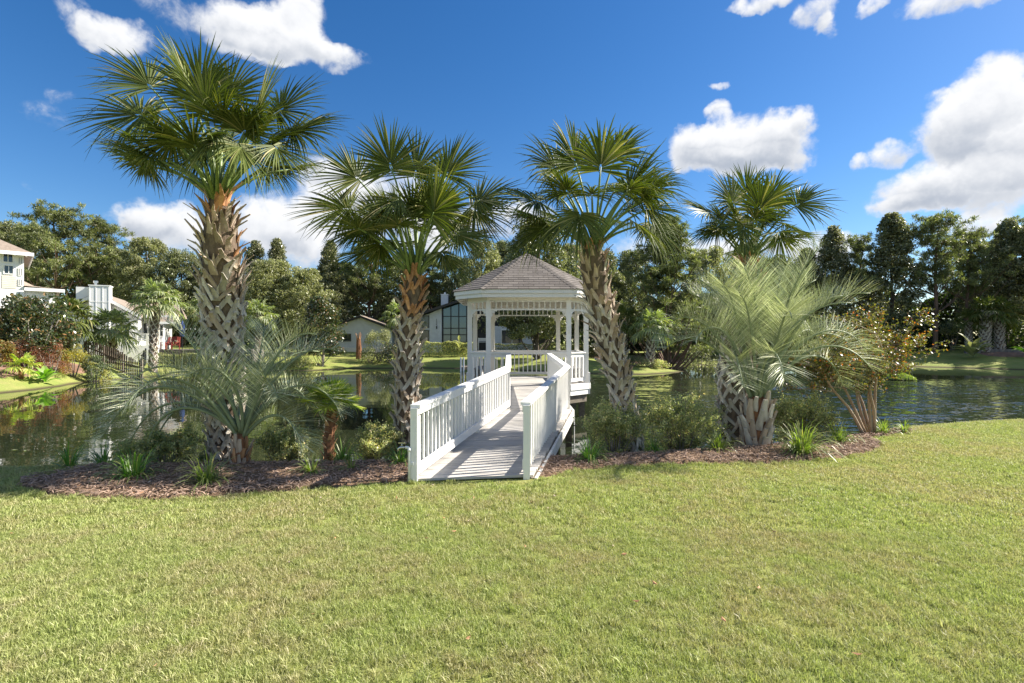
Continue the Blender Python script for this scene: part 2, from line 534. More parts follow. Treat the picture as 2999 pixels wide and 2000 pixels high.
def poly_sd(X, Y, poly):
    """signed distance, positive outside"""
    X = np.asarray(X, float); Y = np.asarray(Y, float)
    dmin = np.full(X.shape, 1e18)
    inside = np.zeros(X.shape, bool)
    n = len(poly)
    for i in range(n):
        x0, y0 = poly[i]; x1, y1 = poly[(i + 1) % n]
        dx, dy = x1 - x0, y1 - y0
        t = np.clip(((X - x0) * dx + (Y - y0) * dy) / (dx * dx + dy * dy), 0, 1)
        d = (X - x0 - t * dx) ** 2 + (Y - y0 - t * dy) ** 2
        dmin = np.minimum(dmin, d)
        c = ((y0 > Y) != (y1 > Y))
        with np.errstate(divide='ignore', invalid='ignore'):
            xi = (x1 - x0) * (Y - y0) / (y1 - y0 + 1e-12) + x0
        inside ^= c & (X < xi)
    d = np.sqrt(dmin)
    return np.where(inside, -d, d)


def sst(v, a, b):
    t = np.clip((v - a) / (b - a), 0, 1)
    return t * t * (3 - 2 * t)


def ground(X, Y):
    X = np.asarray(X, float); Y = np.asarray(Y, float)
    wob = 0.25 * np.sin(X * 0.9 + Y * .3) * np.sin(Y * .7 - X * .2) + .12 * np.sin(X * 2.3 + 1) * np.sin(Y * 1.9)
    s = poly_sd(X, Y, POND)
    s = s + wob * sst(Y, 14, 22)
    far = sst(Y, 13.0, 26.0)
    near = WATER - 0.02 + 0.59 * sst(s, 0, 1.35)
    left = 1 - sst(X, -24, -18)
    slope = 0.115 + 0.13 * left * (1 - sst(Y, 36, 46))
    cap = 1.05 + 0.35 * left + 0.25 * sst(X, 25, 40)
    h = WATER - 0.02 + cap * (1 - np.exp(-np.maximum(s, 0) * slope * 1.25 / cap)) * 1.45
    h = np.minimum(h, cap + .3)
    out = near * (1 - far) + h * far
    inn = WATER - 0.02 - np.minimum(1.1, 0.35 * np.maximum(-s, 0))
    g = np.where(s > 0, out, inn)
    und = 0.012 * np.sin(X * 1.1) * np.sin(Y * .8 + .5) * (s > 2)
    return g + und


def gz(x, y):
    return float(ground(np.array([x]), np.array([y]))[0])


def grid_axis(segs):
    out = []
    for a, b, st in segs:
        out.extend(np.arange(a, b, st))
    out.append(segs[-1][1])
    return np.array(out)


gx_ax = grid_axis([(-1500, -200, 130), (-200, -80, 12), (-80, -30, 2.0), (-30, -16, .5), (-16, 16, .16), (16, 30, .5), (30, 90, 1.5), (90, 200, 12), (200, 1500, 130)])
gy_ax = grid_axis([(-60, -6, 9), (-6, 0, 1), (0, 14.5, .14), (14.5, 70, .6), (70, 130, 6), (130, 300, 20), (300, 3000, 300)])
GX, GY = np.meshgrid(gx_ax, gy_ax)
GZ = ground(GX, GY)
nx, ny = len(gx_ax), len(gy_ax)
idx = np.arange(nx * ny).reshape(ny, nx)
GF = np.stack([idx[:-1, :-1], idx[:-1, 1:], idx[1:, 1:], idx[1:, :-1]], -1).reshape(-1, 4)

m, t, bs = new_mat('lawn_ground')
g_ = t.node('ShaderNodeNewGeometry'); pos = g_.outputs['Position']
n1 = t.noise(pos, 0.9, 5, .6); n2 = t.noise(pos, 5.0, 5, .65); n3 = t.noise(pos, 60.0, 4, .7)
c = t.mix(t.smooth(n1, .38, .66), (.23, .28, .07), (.30, .30, .10))
c = t.mix(t.math('MULTIPLY', t.smooth(n2, .55, .75), .5), c, (.30, .24, .12))
c = t.mix(t.math('MULTIPLY', t.smooth(n3, .35, .75), .55), c, (.09, .11, .025))
sx = t.node('ShaderNodeSeparateXYZ'); t.l.new(pos, sx.inputs[0])
wet = t.math('SUBTRACT', 1.0, t.smooth(sx.outputs[2], WATER + .0, WATER + .13))
c = t.mix(wet, c, (.075, .06, .035))
t.put(bs.inputs['Base Color'], c)
bs.inputs['Roughness'].default_value = .95; bs.inputs['Specular IOR Level'].default_value = .15
b_ = t.node('ShaderNodeBump'); b_.inputs['Strength'].default_value = .7; b_.inputs['Distance'].default_value = .03
t.l.new(t.noise(pos, 45, 5, .7), b_.inputs['Height']); t.l.new(b_.outputs[0], bs.inputs['Normal'])
M['ground'] = m
g = put('ground', arr_mesh('ground', np.stack([GX, GY, GZ], -1).reshape(-1, 3), GF, M['ground'], smooth=True))
tag(g, kind='structure')

# ------------------------------------------------------------------ water
m, t, bs = new_mat('pond_water')
bs.inputs['Base Color'].default_value = (.018, .024, .012, 1)
bs.inputs['Roughness'].default_value = .02
bs.inputs['IOR'].default_value = 1.333
bs.inputs['Specular IOR Level'].default_value = .75
g_ = t.node('ShaderNodeNewGeometry'); pos = g_.outputs['Position']
sx = t.node('ShaderNodeSeparateXYZ'); t.l.new(pos, sx.inputs[0])
# breeze reaches the open right-hand water; the left arm and the far shore stay calmer
gust = t.math('MULTIPLY', t.smooth(sx.outputs[0], 2.0, 10.0), t.math('SUBTRACT', 1.0, t.smooth(sx.outputs[1], 27.0, 36.0)))
gust = t.math('MULTIPLY', gust, t.smooth(t.noise(t.scale(pos, (.10, .32, 1)), 1.0, 3, .6), .33, .52))
near_r = t.math('SUBTRACT', 1.0, t.smooth(sx.outputs[1], 13.0, 22.0))
n_a = t.noise(t.scale(pos, (.7, 1.0, 1)), 6.5, 3, .55, .4, out=1)
n_b = t.noise(t.scale(pos, (.5, 1.0, 1)), 1.7, 3, .5, .3, out=1)
n_c = t.vmath('ADD', t.vmath('MULTIPLY', t.vmath('SUBTRACT', n_a, (.5, .5, .5)), (1.0, 1.3, 0)), t.vmath('MULTIPLY', t.vmath('SUBTRACT', n_b, (.5, .5, .5)), (.7, 1.0, 0)))
k_w = t.math('MULTIPLY_ADD', gust, .85, t.math('MULTIPLY_ADD', near_r, .022, .009))
cxw = t.node('ShaderNodeCombineXYZ'); [t.l.new(k_w, cxw.inputs[i]) for i in range(3)]
nrm_w = t.vmath('NORMALIZE', t.vmath('ADD', t.vmath('MULTIPLY', n_c, cxw.outputs[0]), (0, 0, 1)))
t.l.new(nrm_w, bs.inputs['Normal'])
M['water'] = m
mb = MB(); mb.add([(-60, 7.5, WATER), (90, 7.5, WATER), (90, 62, WATER), (-60, 62, WATER)], [(0, 1, 2, 3)])
tag(put('pond_water', mb.mesh('pond_water', M['water'])), kind='structure')

# ------------------------------------------------------------------ scattering by geometry nodes
def scatter(name, P, srcs, smin, smax, seed=0, tilt=0.25, label=None, kind='stuff'):
    me = bpy.data.meshes.new(name)
    me.vertices.add(len(P)); me.vertices.foreach_set('co', np.asarray(P, np.float32).ravel())
    me.update()
    o = put(name, me)
    col = bpy.data.collections.new(name + '_source')
    for i, sm in enumerate(srcs):
        so = bpy.data.objects.new(name + '_piece', sm)
        col.objects.link(so)
    ng = bpy.data.node_groups.new(name, 'GeometryNodeTree')
    ng.interface.new_socket('Geometry', in_out='INPUT', socket_type='NodeSocketGeometry')
    ng.interface.new_socket('Geometry', in_out='OUTPUT', socket_type='NodeSocketGeometry')
    N = ng.nodes; Lk = ng.links
    gi = N.new('NodeGroupInput'); go = N.new('NodeGroupOutput')
    ci = N.new('GeometryNodeCollectionInfo'); ci.inputs['Collection'].default_value = col
    ci.inputs['Separate Children'].default_value = True; ci.inputs['Reset Children'].default_value = True
    m2p = N.new('GeometryNodeMeshToPoints')
    iop = N.new('GeometryNodeInstanceOnPoints'); iop.inputs['Pick Instance'].default_value = True
    rr = N.new('FunctionNodeRandomValue'); rr.data_type = 'FLOAT_VECTOR'
    rr.inputs['Min'].default_value = (-tilt, -tilt, 0); rr.inputs['Max'].default_value = (tilt, tilt, 6.283); rr.inputs['Seed'].default_value = seed
    rs = N.new('FunctionNodeRandomValue'); rs.data_type = 'FLOAT'
    rs.inputs[2].default_value = smin; rs.inputs[3].default_value = smax; rs.inputs['Seed'].default_value = seed + 5
    ri = N.new('FunctionNodeRandomValue'); ri.data_type = 'INT'
    ri.inputs[4].default_value = 0; ri.inputs[5].default_value = len(srcs) - 1; ri.inputs['Seed'].default_value = seed + 9
    Lk.new(gi.outputs[0], m2p.inputs[0]); Lk.new(m2p.outputs[0], iop.inputs['Points'])
    Lk.new(ci.outputs[0], iop.inputs['Instance'])
    Lk.new(rr.outputs[0], iop.inputs['Rotation']); Lk.new(rs.outputs[1], iop.inputs['Scale']); Lk.new(ri.outputs[2], iop.inputs['Instance Index'])
    Lk.new(iop.outputs[0], go.inputs[0])
    md = o.modifiers.new('scatter', 'NODES'); md.node_group = ng
    tag(o, label=label, kind=kind)
    return o


def tuft_mesh(name, n, rad, hmin, hmax, wid, lean, mat, rng):
    P = np.zeros((n, 3)); a = rng.uniform(0, 6.283, n); r = rad * np.sqrt(rng.uniform(0, 1, n))
    P[:, 0] = r * np.cos(a); P[:, 1] = r * np.sin(a)
    H = rng.uniform(hmin, hmax, n)
    la = rng.uniform(0, 6.283, n); ln = rng.uniform(.1, lean, n) * H
    D = np.stack([np.cos(la) * ln, np.sin(la) * ln, np.zeros(n)], 1)
    fa = rng.uniform(0, 6.283, n)
    S = np.stack([np.cos(fa), np.sin(fa), np.zeros(n)], 1) * (wid / 2) * rng.uniform(.7, 1.3, n)[:, None]
    up = np.array([0, 0, 1.0])
    V = np.empty((n, 5, 3))
    V[:, 0] = P - S; V[:, 1] = P + S
    mid = P + D * .35 + up * (H * .6)[:, None]
    V[:, 2] = mid + S * .85; V[:, 3] = mid - S * .85
    V[:, 4] = P + D + up * (H * .95)[:, None]
    b = np.arange(n)[:, None] * 5
    F = np.concatenate([b + np.array([0, 1, 2]), b + np.array([0, 2, 3]), b + np.array([3, 2, 4])], 0)
    return arr_mesh(name, V.reshape(-1, 3), F, mat)


m, t, bs = new_mat('grass_blade')
g_ = t.node('ShaderNodeNewGeometry'); pos = g_.outputs['Position']
rb = t.math('FRACT', t.math('ADD', g_.outputs['Random Per Island'], t.node('ShaderNodeObjectInfo').outputs['Random']))
dry = t.smooth(t.math('ADD', t.math('MULTIPLY', t.noise(pos, .62, 5, .65), .65), t.math('MULTIPLY', t.noise(pos, 4.5, 4, .6), .35)), .41, .63)
green = t.ramp(rb, [(0, (.15, .18, .05)), (.5, (.39, .455, .145)), (.85, (.52, .57, .23)), (1, (.54, .50, .30))])
tan = t.ramp(rb, [(0, (.24, .22, .09)), (.4, (.38, .34, .17)), (.7, (.54, .46, .28)), (1, (.66, .58, .40))])
c = t.mix(t.math('MULTIPLY', dry, .85), green, tan)
t.put(bs.inputs['Base Color'], c); bs.inputs['Roughness'].default_value = .5; bs.inputs['Specular IOR Level'].default_value = .35
tr = t.node('ShaderNodeBsdfTranslucent'); t.l.new(t.vmath('MULTIPLY', c, (1.1, 1.15, .75)), tr.inputs[0])
mx = t.node('ShaderNodeMixShader'); mx.inputs[0].default_value = .35
t.l.new(bs.outputs[0], mx.inputs[1]); t.l.new(tr.outputs[0], mx.inputs[2]); t.l.new(mx.outputs[0], t.n['Material Output'].inputs[0])
M['grass'] = m

# ------------------------------------------------------------------ mulch bed outline
front = [(45, 1432), (150, 1455), (400, 1466), (600, 1461), (900, 1437), (1050, 1426), (1205, 1417), 'a', 'b', (1575, 1407), (1700, 1381), (1850, 1369), (2000, 1362), (2300, 1357), (2480, 1342), (2570, 1325), (2592, 1311), (2580, 1297), (2550, 1288), (2600, 1281), (2690, 1266)]
bed = [{'a': (-1.0, 8.1), 'b': (.34, 8.1)}[q] if isinstance(q, str) else gxy(*q) for q in front]
bed = [(-6.5, 7.8), (-6.86, 7.15)] + bed + [(8.6, 12.0), (7.5, 12.0), (6.2, 11.1), (4, 10.2), (1.5, 9.6), (-1, 9.2), (-4.5, 9.0), (-6.1, 8.7)]
bed = [(x, y) for i, (x, y) in enumerate(bed)]
BED = np.array(bed)
# resample the outline
def resample(poly, step, jit=0.0):
    out = []
    n = len(poly)
    for i in range(n):
        a = np.array(poly[i]); b = np.array(poly[(i + 1) % n])
        k = max(1, int(np.linalg.norm(b - a) / step))
        for j in range(k):
            out.append(a + (b - a) * j / k + RNG.uniform(-jit, jit, 2))
    return np.array(out)


def patch(name, poly, step, inner, mat, lift=.02, mound=.03, jit=.02, jig=True):
    ring = resample(poly, step, jit)
    lo, hi = ring.min(0), ring.max(0)
    n = int((hi[0] - lo[0]) * (hi[1] - lo[1]) / inner ** 2)
    pts = RNG.uniform(lo, hi, (n, 2))
    s = poly_sd(pts[:, 0], pts[:, 1], ring)
    pts = pts[s < -step * .6]
    al = [Vector(p) for p in ring] + [Vector(p) for p in pts]
    k = len(ring)
    vs, es, fs, *_ = geometry.delaunay_2d_cdt(al, [(i, (i + 1) % k) for i in range(k)], [], 1, 1e-4)
    XY = np.array([(v[0], v[1]) for v in vs])
    s = -poly_sd(XY[:, 0], XY[:, 1], ring)
    Z = ground(XY[:, 0], XY[:, 1]) + lift * sst(s, -.01, .06) - .02 * (1 - sst(s, -.01, .04)) + mound * sst(s, 0, .5) + RNG.uniform(-.008, .008, len(XY)) * (s > .05)
    mb = MB(); mb.add([(x, y, z) for (x, y), z in zip(XY, Z)], [tuple(f) for f in fs])
    return put(name, mb.mesh(name, mat, smooth=True))


m, t, bs = new_mat('shredded_mulch')
g_ = t.node('ShaderNodeNewGeometry'); pos = g_.outputs['Position']
v1 = t.noise(t.scale(pos, (1, 2.2, 1)), 34, 5, .75, .6)
c = t.ramp(v1, [(.3, (.045, .032, .025)), (.48, (.175, .115, .075)), (.6, (.31, .21, .14)), (.75, (.50, .39, .29))])
t.put(bs.inputs['Base Color'], c); bs.inputs['Roughness'].default_value = .95; bs.inputs['Specular IOR Level'].default_value = .1
b_ = t.node('ShaderNodeBump'); b_.inputs['Strength'].default_value = 1.0; b_.inputs['Distance'].default_value = .03
t.l.new(v1, b_.inputs['Height']); t.l.new(b_.outputs[0], bs.inputs['Normal'])
M['mulch'] = m
tag(patch('mulch_bed', BED, .12, .10, M['mulch'], .025, .03, .012), kind='structure')

# lawn blades
def lawn_points(y0, y1, dens, margin=1.22, exclude=True):
    A = 2 * margin * (y1 - y0) * y1 * 1.1
    n = int(A * dens)
    Y = RNG.uniform(y0, y1, n); X = RNG.uniform(-1, 1, n) * margin * y1 * 1.1
    k = np.abs(X) < margin * Y + 1.0
    X, Y = X[k], Y[k]
    s = poly_sd(X, Y, BED) + .05 * np.sin(X * 9) + .03 * np.sin(X * 23)
    sp = poly_sd(X, Y, POND)
    k = (s > -.015) & (sp > .12)
    # the bridge's foot
    k &= ~((Y > 6.98) & (Y < 12) & (X > -1.45) & (X < .35))
    X, Y = X[k], Y[k]
    return np.stack([X, Y, ground(X, Y) - .004], 1)


rg = np.random.default_rng(3)
near_t = [tuft_mesh('grass_tuft', 38, .055, .020, .046, .0036, 1.1, M['grass'], rg) for _ in range(4)]
far_t = [tuft_mesh('grass_tuft_wide', 40, .10, .020, .046, .0062, 1.1, M['grass'], rg) for _ in range(3)]
scatter('lawn_grass', np.concatenate([lawn_points(2.3, 5.2, 620)]), near_t, .7, 1.25, 1, .2, 'short mown lawn grass in the foreground, green with dry patches')
scatter('bank_grass', np.concatenate([lawn_points(5.2, 13.6, 230)]), far_t, .7, 1.2, 2, .2, 'mown grass of the lawn beside the mulch bed')

long_t = [tuft_mesh('grass_clump', 16, .035, .05, .085, .006, 1.0, M['grass'], rg) for _ in range(3)]
lp = lawn_points(2.3, 12, 26)
lp = lp[(np.sin(lp[:, 0] * 1.7 + 1) + np.sin(lp[:, 1] * 2.3) + .8 * np.sin(lp[:, 0] * 5.1 + lp[:, 1] * 3)) > .2]
ep = lawn_points(5.6, 12, 420); es = poly_sd(ep[:, 0], ep[:, 1], BED); ep = ep[es < .07]
scatter('grass_clumps', np.concatenate([lp, ep]), long_t, .6, 1.1, 4, .3, 'taller grass clumps in the lawn and along the bed edge')

# mulch chips and fallen straw
def in_bed(n, inset=0.03):
    lo, hi = BED.min(0), BED.max(0)
    p = RNG.uniform(lo, hi, (n, 2))
    s = poly_sd(p[:, 0], p[:, 1], BED)
    p = p[s < -inset]
    return p


chips = []
for k in range(5):
    mb = MB()
    L = random.uniform(.035, .075)
    mb.loft([(-L, 0, .004), (0, random.uniform(-.01, .01), .012), (L, 0, .004)], [.008, random.uniform(.012, .02), .006], [.004, .006, .003], [(0, 0, 1)] * 3)
    chips.append(mb.mesh('bark_chip', M['chip']))
p = in_bed(42000)
scatter('mulch_chips', np.stack([p[:, 0], p[:, 1], ground(p[:, 0], p[:, 1]) + .045 + RNG.uniform(0, .02, len(p))], 1), chips, .45, 1.25, 11, .45, 'loose shredded bark chips of the mulch bed')

litter = []
for k in range(4):
    V_, F_ = leaves(np.zeros((1, 3)), random.uniform(.03, .06), random.uniform(.012, .028), 2, axis=np.array([[1, 0, .2]]), fold=.12)
    litter.append(arr_mesh('leaf_scrap', V_, F_, M['boot_r' if k < 2 else 'boot_b']))
lq = lawn_points(2.4, 11, 1.6)
p = in_bed(2600)
lq = np.concatenate([lq, np.stack([p[:, 0], p[:, 1], ground(p[:, 0], p[:, 1]) + .03], 1)])
lq[:, 2] += .035
scatter('leaf_litter', lq, litter, .5, 1.1, 21, .5, 'small dry leaf scraps scattered over the lawn and the mulch')

# ------------------------------------------------------------------ footbridge
L0, L1, L2 = np.array([-1.335, 7.0]), np.array([-.10, 12.2]), np.array([-.115, 16.30])
R0, R1, R2 = np.array([.205, 7.2]), np.array([1.33, 12.2]), np.array([1.175, 16.30])


def deck_z(y):
    return .05 + (y - 7.0) * .0545


br = thing('footbridge', 'white railed wooden footbridge ramp leading from the lawn to the gazebo', 'footbridge', (-.565, 7.1, 0))
def bpart(name, mb, mat, parent=None, smooth=False):
    o = put(name, mb.mesh(name, mat, smooth), br)
    o.location = -Vector(br.location)
    return o


M['deck'] = None
m, t, bs = new_mat('grey_deck_board')
g_ = t.node('ShaderNodeNewGeometry'); oi = t.node('ShaderNodeObjectInfo'); pos = g_.outputs['Position']
n1 = t.noise(t.scale(pos, (1, 9, 1)), 3.2, 6, .7); n2 = t.noise(pos, 1.3, 4, .6); n3 = t.noise(t.scale(pos, (3, 14, 1)), 9, 5, .7)
c = t.mix(t.smooth(n1, .35, .7), (.50, .475, .44), (.37, .35, .325))
c = t.mix(t.math('MULTIPLY', t.smooth(n2, .45, .7), .5), c, (.33, .30, .265))
c = t.mix(t.math('MULTIPLY', t.smooth(n3, .62, .74), .6), c, (.22, .18, .16))
k = t.math('MULTIPLY_ADD', oi.outputs['Random'], .22, .86)
cx = t.node('ShaderNodeCombineXYZ'); [t.l.new(k, cx.inputs[i]) for i in range(3)]
t.put(bs.inputs['Base Color'], t.vmath('MULTIPLY', c, cx.outputs[0])); bs.inputs['Roughness'].default_value = .7
b_ = t.node('ShaderNodeBump'); b_.inputs['Strength'].default_value = .35; b_.inputs['Distance'].default_value = .004
t.l.new(n1, b_.inputs['Height']); t.l.new(b_.outputs[0], bs.inputs['Normal'])
M['deck'] = m


def plank_between(a0, b0, a1, b1, z0, z1, th=.032):
    """a/b plan corners at near and far edge"""
    mb = MB()
    V = [(a0[0], a0[1], z0 - th), (b0[0], b0[1], z0 - th), (b1[0], b1[1], z1 - th), (a1[0], a1[1], z1 - th),
         (a0[0], a0[1], z0), (b0[0], b0[1], z0), (b1[0], b1[1], z1), (a1[0], a1[1], z1)]
    mb.add(V, [(0, 3, 2, 1), (4, 5, 6, 7), (0, 1, 5, 4), (1, 2, 6, 5), (2, 3, 7, 6), (3, 0, 4, 7)])
    return mb


for (A0, A1, B0, B1) in ((L0, L1, R0, R1), (L1, L2, R1, R2)):
    n = int(round((A1[1] - A0[1]) / .142))
    wdir = (B0 - A0) / np.linalg.norm(B0 - A0)
    for i in range(n):
        t0, t1 = i / n, (i + 1) / n
        g0 = .0018 + random.uniform(0, .0025)
        t1 -= g0 / (A1[1] - A0[1]) * 2
        ex = .10 + random.uniform(-.012, .012)
        a0 = A0 + (A1 - A0) * t0 - wdir * ex; a1 = A0 + (A1 - A0) * t1 - wdir * ex
        b0 = B0 + (B1 - B0) * t0 + wdir * ex; b1 = B0 + (B1 - B0) * t1 + wdir * ex
        dz = random.uniform(-.0025, .0025)
        zz0 = deck_z((a0[1] + b0[1]) / 2) + dz
        zz1 = deck_z((a1[1] + b1[1]) / 2) + dz + random.uniform(-.001, .001)
        bpart('plank', plank_between(a0, b0, a1, b1, zz0, zz1), M['deck'])

# railings: runs of rail between posts
RAIL_H = 1.015
def rail_run(p, q, inner, nb, own_posts=True):
    p, q = np.array(p), np.array(q)
    d = (q - p) / np.linalg.norm(q - p)
    inn = np.array([-d[1], d[0]]) * inner          # towards the deck
    zp, zq = deck_z(p[1]), deck_z(q[1])
    def P(s, off, h):
        xy = p + (q - p) * s + inn * off
        return (xy[0], xy[1], zp + (zq - zp) * s + h)
    mb = MB(); mb.beam(P(0, .012, RAIL_H - .02), P(1, .012, RAIL_H - .02), .145, .04); bpart('cap_rail', mb, M['white'])
    mb = MB(); mb.beam(P(.0, .042, RAIL_H - .087), P(1, .042, RAIL_H - .087), .038, .092); bpart('top_rail', mb, M['white'])
    mb = MB(); mb.beam(P(.0, .042, .135), P(1, .042, .135), .038, .135); bpart('bottom_rail', mb, M['white'])
    for i in range(nb):
        s = (i + 1) / (nb + 1)
        mb = MB()
        x = random.uniform(-.003, .003)
        mb.beam(P(s + x, 0, .055), P(s + x, 0, RAIL_H - .042), .036, .036, up=(d[0], d[1], 0))
        bpart('baluster', mb, M['white'])


def post(p, ztop, zbot, wd=.094, mat='white', name='post'):
    mb = MB(); a = wd / 2
    mb.box((p[0] - a, p[1] - a, zbot), (p[0] + a, p[1] + a, ztop))
    return bpart(name, mb, M[mat])


Lm = L0 + (L1 - L0) * .535; Rm = R0 + (R1 - R0) * .535
for (a, b, nb, inner) in ((L0, Lm, 18, -1), (Lm, L1, 16, -1), (L1, L2, 24, -1), (R0, Rm, 18, 1), (Rm, R1, 16, 1), (R1, R2, 24, 1)):
    rail_run(a, b, inner, nb)
for pt, zb in ((L0, -.03), (Lm, -.02), (L1, .1), (L2, .2), (R0, -.05), (Rm, -.12), (R1, .02), (R2, .2)):
    post(pt, deck_z(pt[1]) + RAIL_H - .041, zb if pt is L0 or pt is R0 else deck_z(pt[1]) - .22)
# edge boards, flaking, in overlapping lengths
for (a, b, sgn) in ((L0, Lm, -1), (Lm, L1, -1), (L1, L2, -1), (R0, Rm, 1), (Rm, R1, 1), (R1, R2, 1)):
    d = (b - a) / np.linalg.norm(b - a)
    out = np.array([d[1], -d[0]]) * sgn
    o = out * .135
    mb = MB()
    z0, z1 = deck_z(a[1]), deck_z(b[1])
    mb.beam((a[0] + o[0], a[1] + o[1], z0 - .135), (b[0] + o[0], b[1] + o[1], z1 - .135), .04, .19)
    bpart('edge_board', mb, M['white_old'])
    o = out * .085
    mb = MB(); mb.beam((a[0] + o[0], a[1] + o[1], z0 - .16), (b[0] + o[0], b[1] + o[1], z1 - .16), .045, .235)
    bpart('joist', mb, M['oldwood'])
for pt, s in ((Lm, -1), (L1, -1), (Rm, 1), (R1, 1), ((L1 + L2) / 2, -1), ((R1 + R2) / 2, 1)):
    mb = MB(); x = pt[0] + s * .02
    mb.box((x - .07, pt[1] - .07, -1.6), (x + .07, pt[1] + .07, deck_z(pt[1]) - .28)); bpart('piling', mb, M['oldwood'])
for (a, b) in ((Lm, Rm), (L1, R1), ((L1 + L2) / 2, (R1 + R2) / 2)):
    mb = MB(); z = deck_z(a[1]) - .36
    mb.beam((a[0] - .1, a[1] + .1, z), (b[0] + .1, b[1] + .1, z), .05, .17); bpart('cross_beam', mb, M['oldwood'])
# thin water pipe hung on the right edge board with a small valve
mb = MB()
c1 = R0 + (R1 - R0) * .92 + np.array([.19, -.02])
mb.tube([(c1[0], c1[1], deck_z(c1[1]) - .1), (c1[0], c1[1], -.75)], .013, 6)
cd = bpart('conduit', mb, M['pvc'])
mb = MB(); mb.tube([(c1[0] - .02, c1[1] - .02, -.0), (c1[0] + .06, c1[1] - .02, -.0)], .014, 6)
vo = put('valve', mb.mesh('valve', M['black']), cd)

# ------------------------------------------------------------------ gazebo
GXC, GYC = .53, 18.28
FZ = .565
gzb = thing('gazebo', 'white octagonal gazebo with brown shingle roof standing over the pond', 'gazebo', (GXC, GYC, 0))
def gpart(name, mb, mat, parent=None, smooth=False):
    return put(name, mb.mesh(name, mat, smooth), parent or gzb)


COR = [(-1.285, -1.88), (1.285, -1.88), (1.935, -1.23), (1.935, 1.23), (1.285, 1.88), (-1.285, 1.88), (-1.935, 1.23), (-1.935, -1.23)]
def off(poly, r):
    out = []
    n = len(poly)
    for i in range(n):
        p0, p1, p2 = (Vector(poly[(i + k) % n]) for k in (-1, 0, 1))
        d1 = (p1 - p0).normalized(); d2 = (p2 - p1).normalized()
        n1 = Vector((d1.y, -d1.x)); n2 = Vector((d2.y, -d2.x))
        bis = (n1 + n2).normalized()
        out.append(tuple(p1 + bis * (r / bis.dot(n1))))
    return out


# floor boards across the whole deck
FL = off(COR, .10)
yy = -1.98
def xspan(y):
    xs = []
    n = len(FL)
    for i in range(n):
        (x0, y0), (x1, y1) = FL[i], FL[(i + 1) % n]
        if (y0 <= y < y1) or (y1 <= y < y0):
            xs.append(x0 + (x1 - x0) * (y - y0) / (y1 - y0))
    return (min(xs), max(xs)) if len(xs) >= 2 else None
while yy < 1.83:
    s0, s1 = xspan(yy + .002), xspan(min(yy + .138, 1.979))
    if s0 and s1:
        mb = plank_between((s0[0], yy), (s0[1], yy), (s1[0], yy + .1385), (s1[1], yy + .1385), FZ, FZ)
        gpart('floor_board', mb, M['deck'])
    yy += .142


def ring_boards(name, poly, z0, z1, th, mat, faces=range(8)):
    inner = off(poly, -th)
    for i in faces:
        a, b = poly[i], poly[(i + 1) % 8]; c, d = inner[(i + 1) % 8], inner[i]
        mb = MB()
        V = [(*a, z0), (*b, z0), (*c, z0), (*d, z0), (*a, z1), (*b, z1), (*c, z1), (*d, z1)]
        mb.add(V, [(0, 3, 2, 1), (4, 5, 6, 7), (0, 1, 5, 4), (1, 2, 6, 5), (2, 3, 7, 6), (3, 0, 4, 7)])
        gpart(name, mb, M[mat])


ring_boards('deck_fascia', off(COR, .145), .37, .558, .04, 'white')
ring_boards('lower_fascia', off(COR, .115), .20, .368, .04, 'white')
ring_boards('floor_beam', off(COR, .02), -.06, .198, .12, 'oldwood')
for i, (x, y) in enumerate(COR):
    mb = MB(); mb.box((x - .075, y - .075, FZ + .001), (x + .075, y + .075, 3.245)); gpart('post', mb, M['white'] if y < 0 else M['cream'])
    mb = MB(); X = x * .93; Y = y * .93
    mb.box((X - .09, Y - .09, -1.7), (X + .09, Y + .09, -.061)); gpart('piling', mb, M['oldwood'])
    if i in (2, 7, 3, 6):
        sx_ = 1 if x > 0 else -1
        mb = MB(); mb.box((x + sx_ * .076 - .03, y - .1, .19), (x + sx_ * .076 + .045, y + .1, .90)); gpart('post_wrap', mb, M['white'])


def seg(i):
    a = Vector(COR[i]); b = Vector(COR[(i + 1) % 8])
    d = (b - a).normalized()
    return a + d * .075, b - d * .075, d


def gaz_rail(a, b, d):
    L = (b - a).length
    mb = MB(); mb.beam((*a, 1.565), (*b, 1.565), .13, .035); gpart('cap_rail', mb, M['white'])
    mb = MB(); mb.beam((*a, 1.485), (*b, 1.485), .04, .122); gpart('top_rail', mb, M['white'])
    mb = MB(); mb.beam((*a, .685), (*b, .685), .045, .10); gpart('bottom_rail', mb, M['white'])
    n = max(1, int(L / .172))
    for k in range(n):
        p = a + (b - a) * ((k + .5) / n)
        mb = MB(); mb.beam((p.x, p.y, .737), (p.x, p.y, 1.423), .05, .04, up=(d.x, d.y, 0)); gpart('baluster', mb, M['white'])


